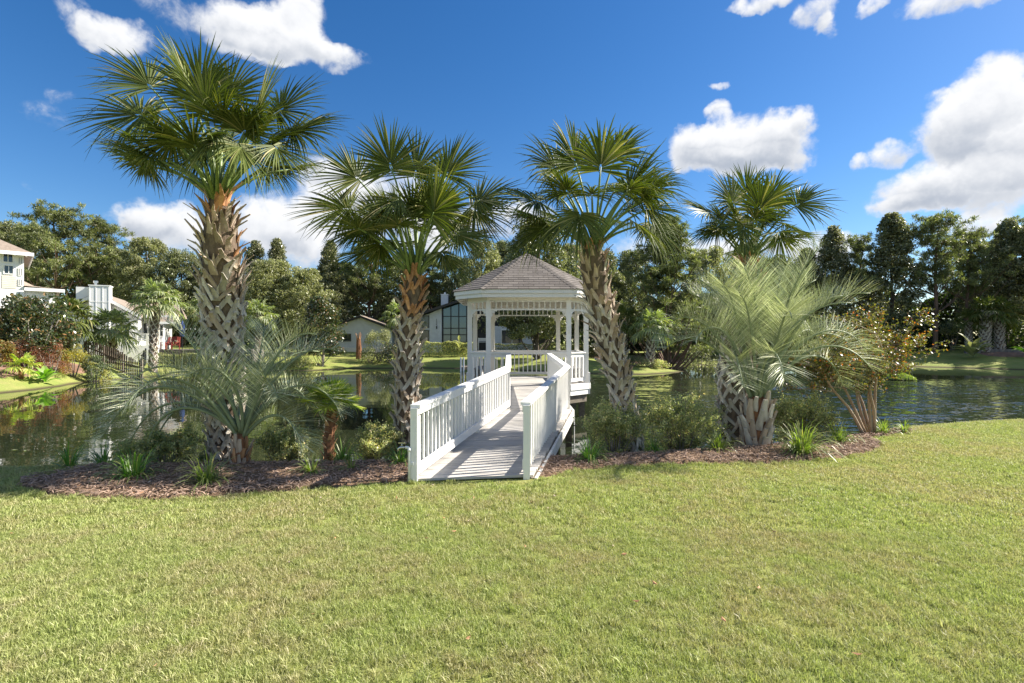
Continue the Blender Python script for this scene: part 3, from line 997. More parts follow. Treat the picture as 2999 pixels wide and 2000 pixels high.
for i in range(8):
    a, b, d = seg(i)
    if i == 0:
        gaz_rail(a, Vector((L2[0] - GXC - .05, COR[0][1])), d)
        gaz_rail(Vector((R2[0] - GXC + .05, COR[0][1])), b, d)
    else:
        gaz_rail(a, b, d)
    # frieze
    mb = MB(); mb.beam((*a, 2.955), (*b, 2.955), .05, .045); gpart('frieze_rail', mb, M['white'])
    mb = MB(); mb.beam((*a, 3.222), (*b, 3.222), .045, .04); gpart('frieze_rail', mb, M['white'])
    n = max(1, int(round((b - a).length / .176)) - 1)
    for k in range(n):
        p = a + (b - a) * ((k + 1) / (n + 1))
        mb = MB(); mb.beam((p.x, p.y, 2.979), (p.x, p.y, 3.20), .045, .035, up=(d.x, d.y, 0)); gpart('spindle', mb, M['white'])
    # scrolled corner brackets
    for q, s in ((a, 1), (b, -1)):
        mb = MB()
        prof = [(0, 0), (.20, 0), (.205, -.03), (.17, -.045), (.15, -.03), (.12, -.05), (.135, -.085), (.10, -.10), (.07, -.08), (.055, -.12), (.08, -.15), (.06, -.19), (.03, -.18), (.02, -.23), (0, -.24)]
        V = []
        for sg in (-.011, .011):
            for (u, z) in prof:
                pp = Vector(q) + d * (s * u) + Vector((-d.y, d.x)) * sg
                V.append((pp.x, pp.y, 2.931 + z))
        n_ = len(prof)
        F = []
        for k in range(1, n_ - 1):
            F.append((0, k, k + 1)); F.append((n_, n_ + k + 1, n_ + k))
        for k in range(n_):
            k2 = (k + 1) % n_
            F.append((k, k2, k2 + n_, k + n_))
        mb.add(V, F); gpart('bracket', mb, M['white'])
ring_boards('header', off(COR, .06), 3.245, 3.50, .12, 'cream')
EAVE = off(COR, .50)
ring_boards('gutter_board', EAVE, 3.435, 3.555, .03, 'white')
ring_boards('fascia', off(COR, .455), 3.312, 3.434, .03, 'white')
E2 = off(COR, .425); IN = off(COR, .061)
for i in range(8):
    mb = MB(); j = (i + 1) % 8
    mb.add([(*E2[i], 3.36), (*E2[j], 3.36), (*IN[j], 3.44), (*IN[i], 3.44)], [(0, 1, 2, 3)])
    gpart('soffit', mb, M['cream'])
    for k in range(1, 4):
        u = k / 4
        p = Vector(E2[i]).lerp(Vector(E2[j]), u); q = Vector(IN[i]).lerp(Vector(IN[j]), u)
        mb = MB(); mb.beam((p.x, p.y, 3.345), (q.x, q.y, 3.42), .04, .05); gpart('rafter_tail', mb, M['cream'])
m, t, bs = new_mat('brown_asphalt_shingle')
g_ = t.node('ShaderNodeNewGeometry'); oi = t.node('ShaderNodeObjectInfo'); pos = g_.outputs['Position']
r_ = t.math('FRACT', t.math('ADD', oi.outputs['Random'], g_.outputs['Random Per Island']))
c = t.ramp(r_, [(0, (.085, .073, .063)), (.5, (.118, .102, .089)), (1, (.155, .136, .12))])
c = t.mix(t.math('MULTIPLY', t.smooth(t.noise(pos, 3, 5, .6), .4, .7), .5), c, (.13, .115, .105))
c = t.mix(t.math('MULTIPLY', t.smooth(t.noise(pos, 130, 3, .6), .5, .7), .35), c, (.36, .31, .28))
t.put(bs.inputs['Base Color'], c); bs.inputs['Roughness'].default_value = .9
b_ = t.node('ShaderNodeBump'); b_.inputs['Strength'].default_value = .5; b_.inputs['Distance'].default_value = .004
t.l.new(t.noise(pos, 160, 3, .6), b_.inputs['Height']); t.l.new(b_.outputs[0], bs.inputs['Normal'])
M['shingle'] = m
M['underlay'] = mat_basic('roof_underlay', (.035, .028, .025), .95, .1)
APEX = Vector((0, 0, 5.06)); EZ = 3.556
ev = [Vector((x, y, EZ)) for x, y in off(COR, .53)]
mb = MB(); mb.add(ev + [APEX], [(i, (i + 1) % 8, 8) for i in range(8)] + [tuple(range(8))[::-1]])
roof = gpart('roof', mb, M['underlay'])
rest_mb = MB()
ROWS = 17
def shingle_piece(mb, p0, p1, q0, q1, nrm, lo=.019, hi=.007):
    V = [p0, p1, q1, q0, p0 + nrm * lo, p1 + nrm * lo, q1 + nrm * hi, q0 + nrm * hi]
    mb.add(V, [(4, 5, 6, 7), (0, 1, 5, 4), (1, 2, 6, 5), (3, 0, 4, 7)])
for f in range(8):
    p, q = ev[f], ev[(f + 1) % 8]
    nrm = (q - p).cross(APEX - p).normalized()
    c0 = (p + q) / 2
    ud = (q - p).normalized()
    for r in range(ROWS):
        s0, s1 = r / ROWS, min(.995, (r + 1.12) / ROWS)
        a0, b0 = p.lerp(APEX, s0), q.lerp(APEX, s0)
        a1, b1 = p.lerp(APEX, s1), q.lerp(APEX, s1)
        ulo, uhi = (a0 - c0).dot(ud), (b0 - c0).dot(ud)
        ulo1, uhi1 = (a1 - c0).dot(ud), (b1 - c0).dot(ud)
        base0 = (a0 + b0) / 2; base1 = (a1 + b1) / 2
        W = .325
        x = -W * 12 + (W / 2 if r % 2 else 0) + random.uniform(-.008, .008)
        while x < uhi:
            x0, x1 = max(x, ulo), min(x + W - .007, uhi)
            if x1 - x0 > .02:
                y0, y1 = max(min(x0, uhi1), ulo1), max(min(x1, uhi1), ulo1)
                args = (base0 + ud * x0, base0 + ud * x1, base1 + ud * y0, base1 + ud * y1, nrm)
                if f in (0, 7, 1):
                    mb = MB(); shingle_piece(mb, *args); put('shingle', mb.mesh('shingle', M['shingle']), roof)
                else:
                    shingle_piece(rest_mb, *args)
            x += W
    # hip caps
    nr2 = (ev[f] - ev[(f - 1) % 8]).cross(APEX - ev[f]).normalized()
    for r in range(ROWS):
        s0, s1 = r / ROWS, min(.999, (r + 1.2) / ROWS)
        h0, h1 = p.lerp(APEX, s0), p.lerp(APEX, s1)
        sa = (nrm.cross(h1 - h0)).normalized() * -.12
        sb = (nr2.cross(h1 - h0)).normalized() * .12
        mb = MB(); up = (nrm + nr2).normalized()
        k = 1 - .6 * s1
        V = [h0 + up * .034, h0 + sa + nrm * .026, h0 + sb + nr2 * .026, h1 + up * .018, h1 + sa * k + nrm * .012, h1 + sb * k + nr2 * .012,
             h0 + up * .012, h0 + sa + nrm * .006, h0 + sb + nr2 * .006]
        F = [(0, 1, 4, 3), (2, 0, 3, 5), (1, 0, 6, 7), (0, 2, 8, 6)]
        if f in (0, 1, 7, 2):
            mb.add(V, F); put('shingle', mb.mesh('hip_shingle', M['shingle']), roof)
        else:
            rest_mb.add(V, F)
tag(put('shingles', rest_mb.mesh('shingles', M['shingle']), roof), kind='stuff')
# benches along the inside of both long sides
for s in (-1, 1):
    mb = MB()
    for k in range(3):
        mb.box((s * 1.62 - .19 + k * .13, -1.05, FZ + .42), (s * 1.62 - .19 + k * .13 + .115, 1.05, FZ + .455))
    be = gpart('bench', mb, M['greycloth'])
    for yq in (-.95, 0, .95):
        mb = MB(); mb.box((s * 1.62 - .17, yq - .03, FZ + .002), (s * 1.62 - .11, yq + .03, FZ + .419)); put('leg', mb.mesh('leg', M['oldwood']), be)
        mb = MB(); mb.box((s * 1.62 + .12, yq - .03, FZ + .002), (s * 1.62 + .18, yq + .03, FZ + .419)); put('leg', mb.mesh('leg', M['oldwood']), be)
mb = MB(); mb.box((1.285 - .03, -1.88 - .09, 2.18), (1.285 + .03, -1.88 - .076, 2.30)); gpart('outlet_box', mb, M['cream'])

# garden tap on a white standpipe beside the bridge
px_, py_ = gxy(1199, 1417)
tp = thing('garden_tap', 'white plastic standpipe with a metal tap beside the left bridge post', 'tap', (px_, py_, 0))
mb = MB(); mb.tube([(0, 0, -.05), (0, 0, .46), (-.004, 0, .485), (-.03, 0, .495), (-.055, 0, .495)], [.019, .019, .021, .021, .021], 10)
mb.tube([(0, 0, .44), (0, 0, .48)], .025, 10)
put('pipe', mb.mesh('pipe', M['pvc'], True), tp)
mb = MB(); mb.tube([(-.055, 0, .495), (-.12, 0, .495), (-.15, 0, .475), (-.155, 0, .44)], [.014, .016, .014, .013], 8); mb.tube([(-.1, 0, .5), (-.1, 0, .55)], .008, 6)
put('tap_body', mb.mesh('tap_body', M['chrome'], True), tp)
mb = MB(); mb.beam((-.15, 0, .555), (-.05, 0, .555), .018, .012); put('handle', mb.mesh('handle', M['chrome']), tp)
mb = MB(); mb.box((.005, -.012, .25), (.06, .012, .29)); put('pipe_strap', mb.mesh('pipe_strap', M['pvc']), tp)

# ------------------------------------------------------------------ palms
def fan_blade(rng, Rr, nseg, spread, droop, A, N, costa=.22, tipflop=.5, lod=1.0, width=1.0):
    """fan leaf centred on the origin, midrib along A, upper side N. Returns V,F (narrow folded strips)."""
    A = np.array(A, float); A /= np.linalg.norm(A)
    N = np.array(N, float); N -= A * N.dot(A); N /= np.linalg.norm(N)
    S = np.cross(A, N)
    ts = np.array([.03, .22, .42, .62, .82, 1.0]) if lod >= 1 else np.array([.05, .4, .72, 1.0])
    th = np.linspace(-spread, spread, nseg)
    th = th + rng.normal(0, .026, nseg)
    Vs = []
    k = len(ts)
    dth = 2 * spread / (nseg - 1)
    for a in th:
        c = abs(a) / spread
        L = Rr * (1.0 - .30 * c ** 1.8) * rng.uniform(.82, 1.07)
        lift = .16 * (1 - abs(a) / spread * 1.3)     # cupped
        d = math.cos(a) * A + math.sin(a) * S + N * (lift + rng.normal(0, .05))
        d /= np.linalg.norm(d)
        o = A * (costa * Rr * max(0, math.cos(a * .8)) * .6)
        side = np.cross(d, N); side /= np.linalg.norm(side)
        fl = tipflop * max(0, rng.normal(.9, .55)); 
        if rng.random() < .12: fl += 1.0
        g = np.array([0, 0, -1.0])
        for t_ in ts:
            p = o + d * (L * t_) + g * (droop * L * t_ ** 2 + fl * L * .45 * max(0, t_ - .55) ** 1.7 * 2.2)
            if fl > 1.0: p = p - d * (L * .25 * max(0, t_ - .55))
            full = 2 * L * t_ * math.tan(dth / 2) * 1.12 + (.014 * Rr if t_ < .5 else 0)
            wmax = 1.9 * Rr / nseg * width * (1 if lod >= 1 else 1.5)
            wd = min(full, wmax) if t_ < .5 else min(full, wmax) * (1.03 - (t_ - .5) / .5) ** .8
            fold = N * (wd * .28)
            Vs += [p - side * wd / 2 + fold, p, p + side * wd / 2 + fold]
    V = np.array(Vs)
    F = []
    for i in range(nseg):
        b = i * 3 * k
        for j in range(k - 1):
            q = b + j * 3
            F += [(q, q + 1, q + 4, q + 3), (q + 1, q + 2, q + 5, q + 4)]
    return V, np.array(F)


def quad_path(P, Q, bend, n=6):
    """petiole from P to Q with a sag/rise"""
    P, Q = Vector(P), Vector(Q)
    pts = []
    for i in range(n):
        t = i / (n - 1)
        pts.append(P.lerp(Q, t) + Vector((0, 0, bend * 4 * t * (1 - t))))
    return pts


BOOTS = {}
def boot_meshes(style):
    if style in BOOTS: return BOOTS[style]
    out = []
    rnd = random.Random(hash(style) % 1000 if False else len(style) * 7 + ord(style[0]))
    for v in range(5):
        mb = MB()
        if style == 'cross':        # split leaf bases, flattened wishbones with a cut stub
            h = rnd.uniform(.85, 1.1)
            for s in (-1, 1):
                mb.loft([(-.012, s * .185 * h, -.21 * h), (.014, s * .10, -.08), (.035, s * .018, .035)], [.045, .058, .066], [.02, .026, .03], [(1, s * .5, 0), (1, s * .25, .1), (1, 0, .1)])
            ln = rnd.uniform(.08, .16)
            mb.loft([(.03, 0, -.0), (.05, rnd.uniform(-.01, .01), .07), (.06 + ln * .3, rnd.uniform(-.02, .02), .06 + ln * .7)], [.085, .07, .05], [.035, .03, .022], [(1, 0, -.2), (1, 0, -.3), (1, 0, -.5)])
        elif style == 'cup':        # scooped stubs pushed out from the trunk
            ln = rnd.uniform(.13, .20)
            for s in (-1, 1):
                mb.loft([(.0, s * .10, -.13), (.02, s * .06, -.04), (.05, s * .035, .05), (.09 + ln * .3, s * .03, .05 + ln * .62)], [.05, .065, .07, .045], [.014, .018, .016, .012], [(1, s * .6, 0), (1, s * .7, -.2), (1, s * .8, -.4), (1, s * .8, -.5)])
            mb.loft([(.02, 0, -.03), (.045, 0, .04), (.08 + ln * .3, 0, .03 + ln * .55)], [.09, .075, .05], [.018, .016, .012], [(1, 0, -.2), (1, 0, -.4), (1, 0, -.5)])
        elif style == 'spike':      # long ragged bases near the crown
            ln = rnd.uniform(.12, .27)
            mb.loft([(.0, 0, -.10), (.03, 0, 0), (.08, rnd.uniform(-.02, .02), .1), (.10 + ln * .45, rnd.uniform(-.05, .05), .1 + ln * .5)], [.10, .085, .055, .018], [.018, .02, .016, .008], [(1, 0, 0), (1, 0, -.2), (1, 0, -.4), (1, rnd.uniform(-.4, .4), -.8)])
            mb.loft([(.02, .03, .0), (.06, .05, .1), (.09, .08, .05 + ln * .6)], [.04, .03, .008], [.008, .008, .004], [(1, .5, 0)] * 3)
        else:                       # stout cut stubs of the feather palm
            ln = rnd.uniform(.14, .24)
            mb.loft([(-.01, 0, -.12), (.02, 0, 0), (.05, 0, ln * .7), (.075, rnd.uniform(-.015, .015), ln * 1.15)], [.13, .115, .075, .06], [.03, .035, .03, .026], [(1, 0, 0), (1, 0, -.1), (1, 0, -.2), (1, 0, -.3)])
        out.append(mb)
    res = {}
    for mn in ('boot_g', 'boot_b', 'boot_r'):
        res[mn] = [b.mesh('leaf_base', M[mn]) for b in out]
    BOOTS[style] = res
    return res


def clad(root, path, radii, zs, style_fn, dz, scale_fn, seed, name='leaf_base'):
    """leaf bases set in golden-angle spiral up a trunk path (points relative to root)"""
    rnd = random.Random(seed)
    L = [0]
    for i in range(1, len(path)): L.append(L[-1] + (path[i] - path[i - 1]).length)
    tot = L[-1]
    s = zs * tot
    i = 0
    while s < tot:
        k = max(j for j in range(len(L)) if L[j] <= s)
        k = min(k, len(path) - 2)
        f = (s - L[k]) / max(1e-6, L[k + 1] - L[k])
        p = path[k].lerp(path[k + 1], f)
        r = radii[k] + (radii[k + 1] - radii[k]) * f
        tdir = (path[k + 1] - path[k]).normalized()
        th = i * 2.39996 + rnd.uniform(-.16, .16)
        if rnd.random() < .05:
            s += dz; i += 1; continue
        u = s / tot
        st, mt = style_fn(u, rnd)
        me = rnd.choice(boot_meshes(st)[mt])
        rad = Vector((math.cos(th), math.sin(th), 0))
        rad = (rad - tdir * rad.dot(tdir)).normalized()
        tan = tdir.cross(rad)
        mat = Matrix((rad, tan, tdir)).transposed().to_4x4()
        sc = scale_fn(u) * rnd.uniform(.80, 1.16)
        tilt = Matrix.Rotation(rnd.uniform(-.2, .2), 4, 'X') @ Matrix.Rotation(rnd.uniform(-.16, .12), 4, 'Y')
        o = bpy.data.objects.new(name, me)
        link(o, root)
        o.matrix_local = Matrix.Translation(p + rad * (r * .96)) @ mat @ tilt @ Matrix.Diagonal((sc * rnd.uniform(.9, 1.15), sc, sc * rnd.uniform(.9, 1.15), 1))
        s += dz
        i += 1


def smooth_path(pts, n=12):
    pts = [Vector(p) for p in pts]
    out = []
    for i in range(n):
        t = i / (n - 1) * (len(pts) - 1)
        k = min(int(t), len(pts) - 2); f = t - k
        p0 = pts[max(k - 1, 0)]; p1 = pts[k]; p2 = pts[k + 1]; p3 = pts[min(k + 2, len(pts) - 1)]
        out.append(.5 * ((2 * p1) + (p2 - p0) * f + (2 * p0 - 5 * p1 + 4 * p2 - p3) * f * f + (3 * p1 - p0 - 3 * p2 + p3) * f ** 3))
    return out


def sabal(label, path_px, radii, fronds, style_fn, dz, bscale, seed, nseg=40, mat='palm', rnd_fronds=8, crown_R=1.0, pet=1.1, tipflop=.6, zbase=None):
    """path_px: (px,py,d) from base to crown; fronds: (hub px, hub py, depth offset, blade angle deg in the picture plane, radius m, tilt)"""
    base = at(*path_px[0])
    base.z = gz(base.x, base.y) - .03
    root = thing('cabbage_palm', label, 'palm tree', base, 0, 'tall fan palms beside the pond')
    pts = [Vector((0, 0, 0))] + [at(*p) - base for p in path_px[1:]]
    path = smooth_path(pts, 14)
    rad = [float(np.interp(i / 13, np.linspace(0, 1, len(radii)), radii)) for i in range(14)]
    mb = MB(); mb.tube(path, rad, 14, wob=.04)
    put('trunk', mb.mesh('trunk', M['fibre'], True), root)
    clad(root, path, rad, .02, style_fn, dz, bscale, seed)
    top = path[-1]; tdir = (path[-1] - path[-2]).normalized()
    rng = np.random.default_rng(seed)
    cy = base.y + top.y
    specs = []
    for (hx, hy, dd, ang, Rr, tl) in fronds:
        Rr *= .93
        hub = at(hx, hy, cy + dd) - base
        a = R(ang)
        A = Vector((math.cos(a), dd * .35, math.sin(a)))
        specs.append((hub, A, Rr, tl, .05 + .05 * rng.random()))
    for i in range(rnd_fronds):
        azz = i * 2.4 + rng.uniform(0, .4); e = R(rng.uniform(22, 74))
        hub = top + Vector((math.cos(azz) * math.cos(e), math.sin(azz) * math.cos(e) * .85, math.sin(e))) * pet * rng.uniform(.8, 1.05)
        e2 = e - R(rng.uniform(0, 45))
        A = Vector((math.cos(azz) * math.cos(e2), math.sin(azz) * math.cos(e2), math.sin(e2)))
        specs.append((hub, A, crown_R * rng.uniform(.8, 1.0), rng.uniform(-.5, .9), .14))
    for (hub, A, Rr, tl, dr) in specs:
        # upper side looks up and back over the palm's heart
        back = (top + Vector((0, 0, .8)) - hub).normalized()
        N = Vector((0, -1, 0)) * tl + Vector((0, 0, .75)) + back * .6
        V, F = fan_blade(rng, Rr, nseg, R(rng.uniform(88, 116)), dr, A, N, tipflop=tipflop)
        V = V + np.array(hub)
        fr = put('frond', arr_mesh('frond', V, F, M[mat]), root)
        start = top + Vector((rng.uniform(-.07, .07), rng.uniform(-.07, .07), -.1))
        hd = hub + A.normalized() * Rr * .10
        path_p = quad_path(start, hd, .10 * (hub - top).length)
        mb = MB(); mb.tube(path_p, [.042, .030, .022, .019, .017, .010], 6)
        put('petiole', mb.mesh('petiole', M['petiole'], True), fr)
    # ragged fibres at the crown shaft
    mb = MB()
    for i in range(10):
        a = rng.uniform(0, 6.28); r0 = rad[-1]
        p = top + Vector((math.cos(a) * r0, math.sin(a) * r0, -.15)); q = p + Vector((math.cos(a) * .1, math.sin(a) * .1, rng.uniform(.15, .35)))
        mb.loft([p, (p + q) / 2 + Vector((0, 0, .05)), q], [.09, .06, .012], [.01, .008, .004], [(math.cos(a), math.sin(a), 0)] * 3)
    put('crown_fibre', mb.mesh('crown_fibre', M['boot_r']), root)
    return root


def st1(u, r):
    if u > .84: return 'spike', r.choice(['boot_b', 'boot_r', 'boot_b', 'boot_b'])
    if u > .68: return ('spike' if r.random() < .55 else 'cross'), r.choice(['boot_b', 'boot_g'])
    return 'cross', ('boot_b' if r.random() < .12 else 'boot_g')


def st2(u, r):
    if u > .92: return 'cup', 'boot_r'
    if u > .82: return 'cup', r.choice(['boot_b', 'boot_r'])
    return 'cup', ('boot_b' if r.random() < .3 else 'boot_g')


def st3(u, r):
    if u > .80: return 'spike', r.choice(['boot_b', 'boot_b', 'boot_g'])
    if u > .58: return ('spike' if r.random() < .5 else 'cup'), r.choice(['boot_b', 'boot_g'])
    return ('cup' if u > .38 else 'cross'), ('boot_b' if r.random() < .3 else 'boot_g')


sabal('tallest fan palm with the thickest lattice-patterned trunk, rising behind the left feathery palm',
      [(668, 1330, 8.9), (655, 1080, 8.7), (650, 850, 8.35), (645, 690, 8.0), (640, 575, 7.8)], [.24, .24, .26, .28, .27, .20, .11],
      [(428, 338, -.2, 178, 1.05, .8), (450, 262, .3, 138, 1.05, .7), (590, 300, .0, 96, 1.12, .9), (560, 262, -.3, 118, .90, .2), (742, 352, -.2, 58, 1.08, .8),
       (846, 388, .1, 12, 1.0, .8), (810, 330, .5, 38, 1.0, .7), (520, 400, -.5, 222, .85, .3), (700, 420, -.7, -62, .8, .2), (800, 425, -.3, -38, .8, .3), (640, 380, -.9, 250, .85, 1.0), (600, 430, .6, 240, .8, .1), (470, 330, .7, 205, .95, .3), (660, 300, .7, 78, 1.05, .6)],
      st1, .0225, lambda u: .98 + .14 * math.sin(min(1, u * 1.1) * 2.6) , 11, 60, rnd_fronds=20, crown_R=.86, pet=1.15, tipflop=.28)
sabal('fan palm with scooped orange-tinged leaf bases just left of the bridge',
      [(1195, 1330, 9.6), (1192, 1150, 9.4), (1200, 980, 9.2), (1210, 860, 9.0), (1214, 800, 9.0)], [.19, .185, .18, .15, .10],
      [(1030, 612, -.1, 180, 1.03, .8), (1072, 660, -.4, 214, .82, .5), (1058, 530, .3, 142, 1.05, .8), (1148, 500, -.2, 103, .98, .9), (1262, 640, -.8, 62, 1.15, 1.4), (1300, 520, .3, 52, 1.0, .8),
       (1392, 590, .2, 18, .98, .7), (1380, 610, .4, -20, .9, .6), (1178, 580, -.9, 205, .8, 1.1), (1290, 735, -.2, -52, .75, .3), (1215, 520, .6, 84, 1.05, .6), (1330, 680, -.4, -35, .8, .6), (1120, 700, .2, 250, .75, .4)],
      st2, .0285, lambda u: .98 - .12 * u, 23, 56, rnd_fronds=24, crown_R=.84, pet=1.15, tipflop=.14)
sabal('leaning fan palm with drooping leaf tips just right of the gazebo',
      [(1862, 1320, 9.7), (1822, 1150, 9.6), (1772, 950, 9.4), (1738, 790, 9.2), (1737, 715, 9.1)], [.16, .17, .19, .23, .22, .12],
      [(1582, 590, -.1, 170, .98, .7), (1640, 500, .2, 138, .95, .6), (1690, 490, .0, 108, 1.02, .7), (1758, 505, -.3, 84, 1.05, 1.0), (1830, 570, -.3, 48, 1.08, 1.0), (1870, 560, .3, 22, 1.0, .7),
       (1655, 640, -.5, 232, .85, .3), (1845, 640, -.4, -45, .85, .3), (1905, 650, .1, -48, .85, .3), (1800, 470, .5, 66, .95, .5), (1600, 660, .3, 222, .85, .3), (1700, 620, -.8, 258, .8, .6)],
      st3, .026, lambda u: .86 + .12 * math.sin(u * 3), 35, 50, rnd_fronds=15, crown_R=.85, pet=1.2, tipflop=.62)
sabal('shortest of the four fan palms, its trunk mostly hidden by the right feathery palm',
      [(2165, 1300, 10.3), (2155, 1100, 10.4), (2175, 950, 10.6), (2190, 820, 10.8), (2192, 760, 10.8)], [.30, .31, .27, .22, .12],
      [(2085, 625, -.1, 162, .85, .6), (2150, 600, .1, 118, .9, .8), (2222, 622, -.5, 80, .9, 1.2), (2252, 590, .3, 62, .9, .7), (2325, 605, .1, 24, .98, .9), (2110, 655, -.4, 225, .75, .3),
       (2290, 650, -.4, -35, .75, .4), (2180, 660, -.6, 255, .75, .6), (2280, 680, .3, -60, .7, .3), (2190, 580, .6, 92, .9, .5)],
      st1, .026, lambda u: 1.12 - .1 * u, 47, 48, rnd_fronds=13, crown_R=.72, pet=.95, tipflop=.26)


def feather(rng, start, azim, elev, L, curl, pairs, leaf_len, mat, lw=.0075, sag=.10, u0=.34):
    """arching pinnate leaf. Returns (rachis pts, V, F)"""
    d = Vector((math.cos(azim) * math.cos(elev), math.sin(azim) * math.cos(elev), math.sin(elev)))
    n = 16
    p = Vector(start); pts = [p.copy()]
    st = L / n
    lat = rng.normal(0, .035)
    for i in range(n):
        horiz = Vector((d.x, d.y, 0)).length
        d = (d + Vector((0, 0, -1)) * curl * .52 * (i / n + .1) * (.25 + horiz) + Vector((-math.sin(azim), math.cos(azim), 0)) * lat).normalized()
        p = p + d * st; pts.append(p.copy())
    Vs, Fs = [], []
    b = 0
    for i in range(pairs):
        u = u0 + (1 - u0) * (i + .5) / pairs
        x = u * n; k = min(int(x), n - 1); f = x - k
        q = pts[k].lerp(pts[k + 1], f)
        tdir = (pts[k + 1] - pts[k]).normalized()
        side = tdir.cross(Vector((0, 0, 1)))
        if side.length < .1: side = tdir.cross(Vector((math.cos(azim + 1.57), math.sin(azim + 1.57), 0)))
        side.normalize()
        up = side.cross(tdir).normalized()
        ll = leaf_len * (math.sin(math.pi * (.12 + .80 * (u - u0) / (1 - u0))) ** .7) * rng.uniform(.9, 1.08)
        fw = .5 + .75 * u
        fj = rng.uniform(-.32, .32)
        for s in (-1, 1):
            dd = (tdir * (fw + fj) + side * s * 1.0 + up * rng.uniform(.35, 1.35)).normalized()
            wv = dd.cross(up).normalized() * 1.0
            wv = (wv + tdir * rng.uniform(-.4, .4)).normalized()
            wv = (wv - dd * wv.dot(dd)).normalized()
            pr = []
            for t_, wk in ((0, .5), (.35, 1.0), (.7, .8), (1.0, .1)):
                pp = q + dd * (ll * t_) + Vector((0, 0, -1)) * (sag * ll * t_ ** 2.2)
                pr += [pp - wv * (lw * wk / 2), pp + wv * (lw * wk / 2)]
            Vs += pr
            for j in range(3):
                Fs.append((b + 2 * j, b + 2 * j + 1, b + 2 * j + 3, b + 2 * j + 2))
            b += 8
    return pts, np.array([tuple(v) for v in Vs]), np.array(Fs)


def pindo(label, base_px, trunk_h, r, specs, seed, leaf_len, start_h, boots_n, Lk=.86, el_off=6, ck=1.35, u0=.34, bsc=1.0):
    base = at(*base_px); base.z = gz(base.x, base.y)
    root = thing('feather_palm', label, 'palm tree', base, 0, 'feathery palms in the mulch bed')
    rng = np.random.default_rng(seed)
    path = [Vector((0, 0, -.1)), Vector((0, .0, trunk_h * .5)), Vector((0.02, .0, trunk_h)), Vector((.02, 0, start_h))]
    path = smooth_path(path, 10)
    rad = [float(np.interp(i / 9, [0, .4, .8, 1], [r, r * 1.05, r * .8, r * .35])) for i in range(10)]
    mb = MB(); mb.tube(path, rad, 12, wob=.08); put('trunk', mb.mesh('trunk', M['fibrered'], True), root)
    def sty(u, rr): return 'stub', ('boot_b' if rr.random() < .6 else ('boot_r' if bsc < 1 else 'boot_g'))
    clad(root, path[:8], rad[:8], .04, sty, boots_n, lambda u: bsc * (1.0 + .1 * u), seed)
    for (azd, eld, L, curl) in specs:
        L *= Lk; eld -= el_off; curl *= ck
        a = R(azd + rng.uniform(-6, 6)); e = R(eld)
        s = path[-1] + Vector((math.cos(a), math.sin(a), 0)) * r * .35 + Vector((0, 0, rng.uniform(-.15, .05)))
        pts, V, F = feather(rng, s, a, e, L, curl, int(L * 36), leaf_len * rng.uniform(.9, 1.05), 'pindo', u0=u0)
        fr = put('frond', arr_mesh('frond', V, F, M['pindo']), root)
        mb = MB(); mb.tube(pts, [.030 * (1 - .8 * i / 16) + .003 for i in range(17)], 5); put('rachis', mb.mesh('rachis', M['petiole2'], True), fr)
    return root


# azimuth 0 = right, 90 = away, 270 = towards the camera
pindo('low feathery palm with arching grey-green fronds in front of the tallest fan palm', (702, 1385, 8.0), .28, .12,
      [(178, 48, 2.35, .42), (200, 62, 2.2, .45), (165, 66, 2.1, .38), (150, 76, 2.1, .30), (110, 82, 2.1, .22), (70, 80, 2.0, .25), (30, 72, 2.1, .34), (8, 62, 2.0, .42), (340, 74, 1.7, .45), (0, 58, 1.35, .55),
       (225, 72, 2.0, .42), (290, 82, 1.8, .35), (200, 50, 2.2, .62), (320, 82, 1.8, .35), (190, 78, 2.2, .26), (60, 58, 1.9, .4), (130, 56, 2.0, .4), (350, 76, 2.15, .34), (175, 58, 2.5, .5), (15, 62, 1.6, .45), (215, 70, 2.2, .4), (100, 70, 2.1, .3), (155, 46, 2.2, .45)], 71, .58, .55, .016, 1.0, 9, 1.1, u0=.30, bsc=.62)
pindo('large feathery palm with long arching fronds above a stout stump of cut leaf stalks', (2215, 1305, 9.6), .85, .23,
      [(182, 66, 3.1, .33), (165, 74, 3.3, .26), (195, 80, 3.2, .2), (150, 62, 2.8, .35), (90, 84, 3.3, .15), (60, 80, 3.2, .2), (30, 76, 3.4, .25), (10, 72, 3.5, .28), (0, 66, 3.4, .33), (350, 60, 3.2, .40), (340, 70, 3.3, .33), (20, 62, 3.2, .38),
       (0, 80, 3.5, .2), (270, 78, 3.2, .28), (240, 72, 3.0, .35), (300, 70, 3.1, .38), (210, 64, 2.9, .42), (320, 80, 3.3, .24), (255, 60, 2.6, .5), (285, 84, 3.2, .2), (120, 76, 3.1, .25), (355, 52, 2.9, .46), (175, 84, 3.3, .18), (225, 80, 3.2, .25), (5, 68, 3.6, .42), (15, 58, 3.3, .42), (345, 78, 3.5, .3), (190, 60, 2.9, .4), (160, 80, 3.3, .28), (30, 84, 3.4, .25), (310, 62, 2.9, .45), (355, 64, 3.6, .5)], 83, .72, 1.05, .022, .80, 1, 1.10, u0=.40)

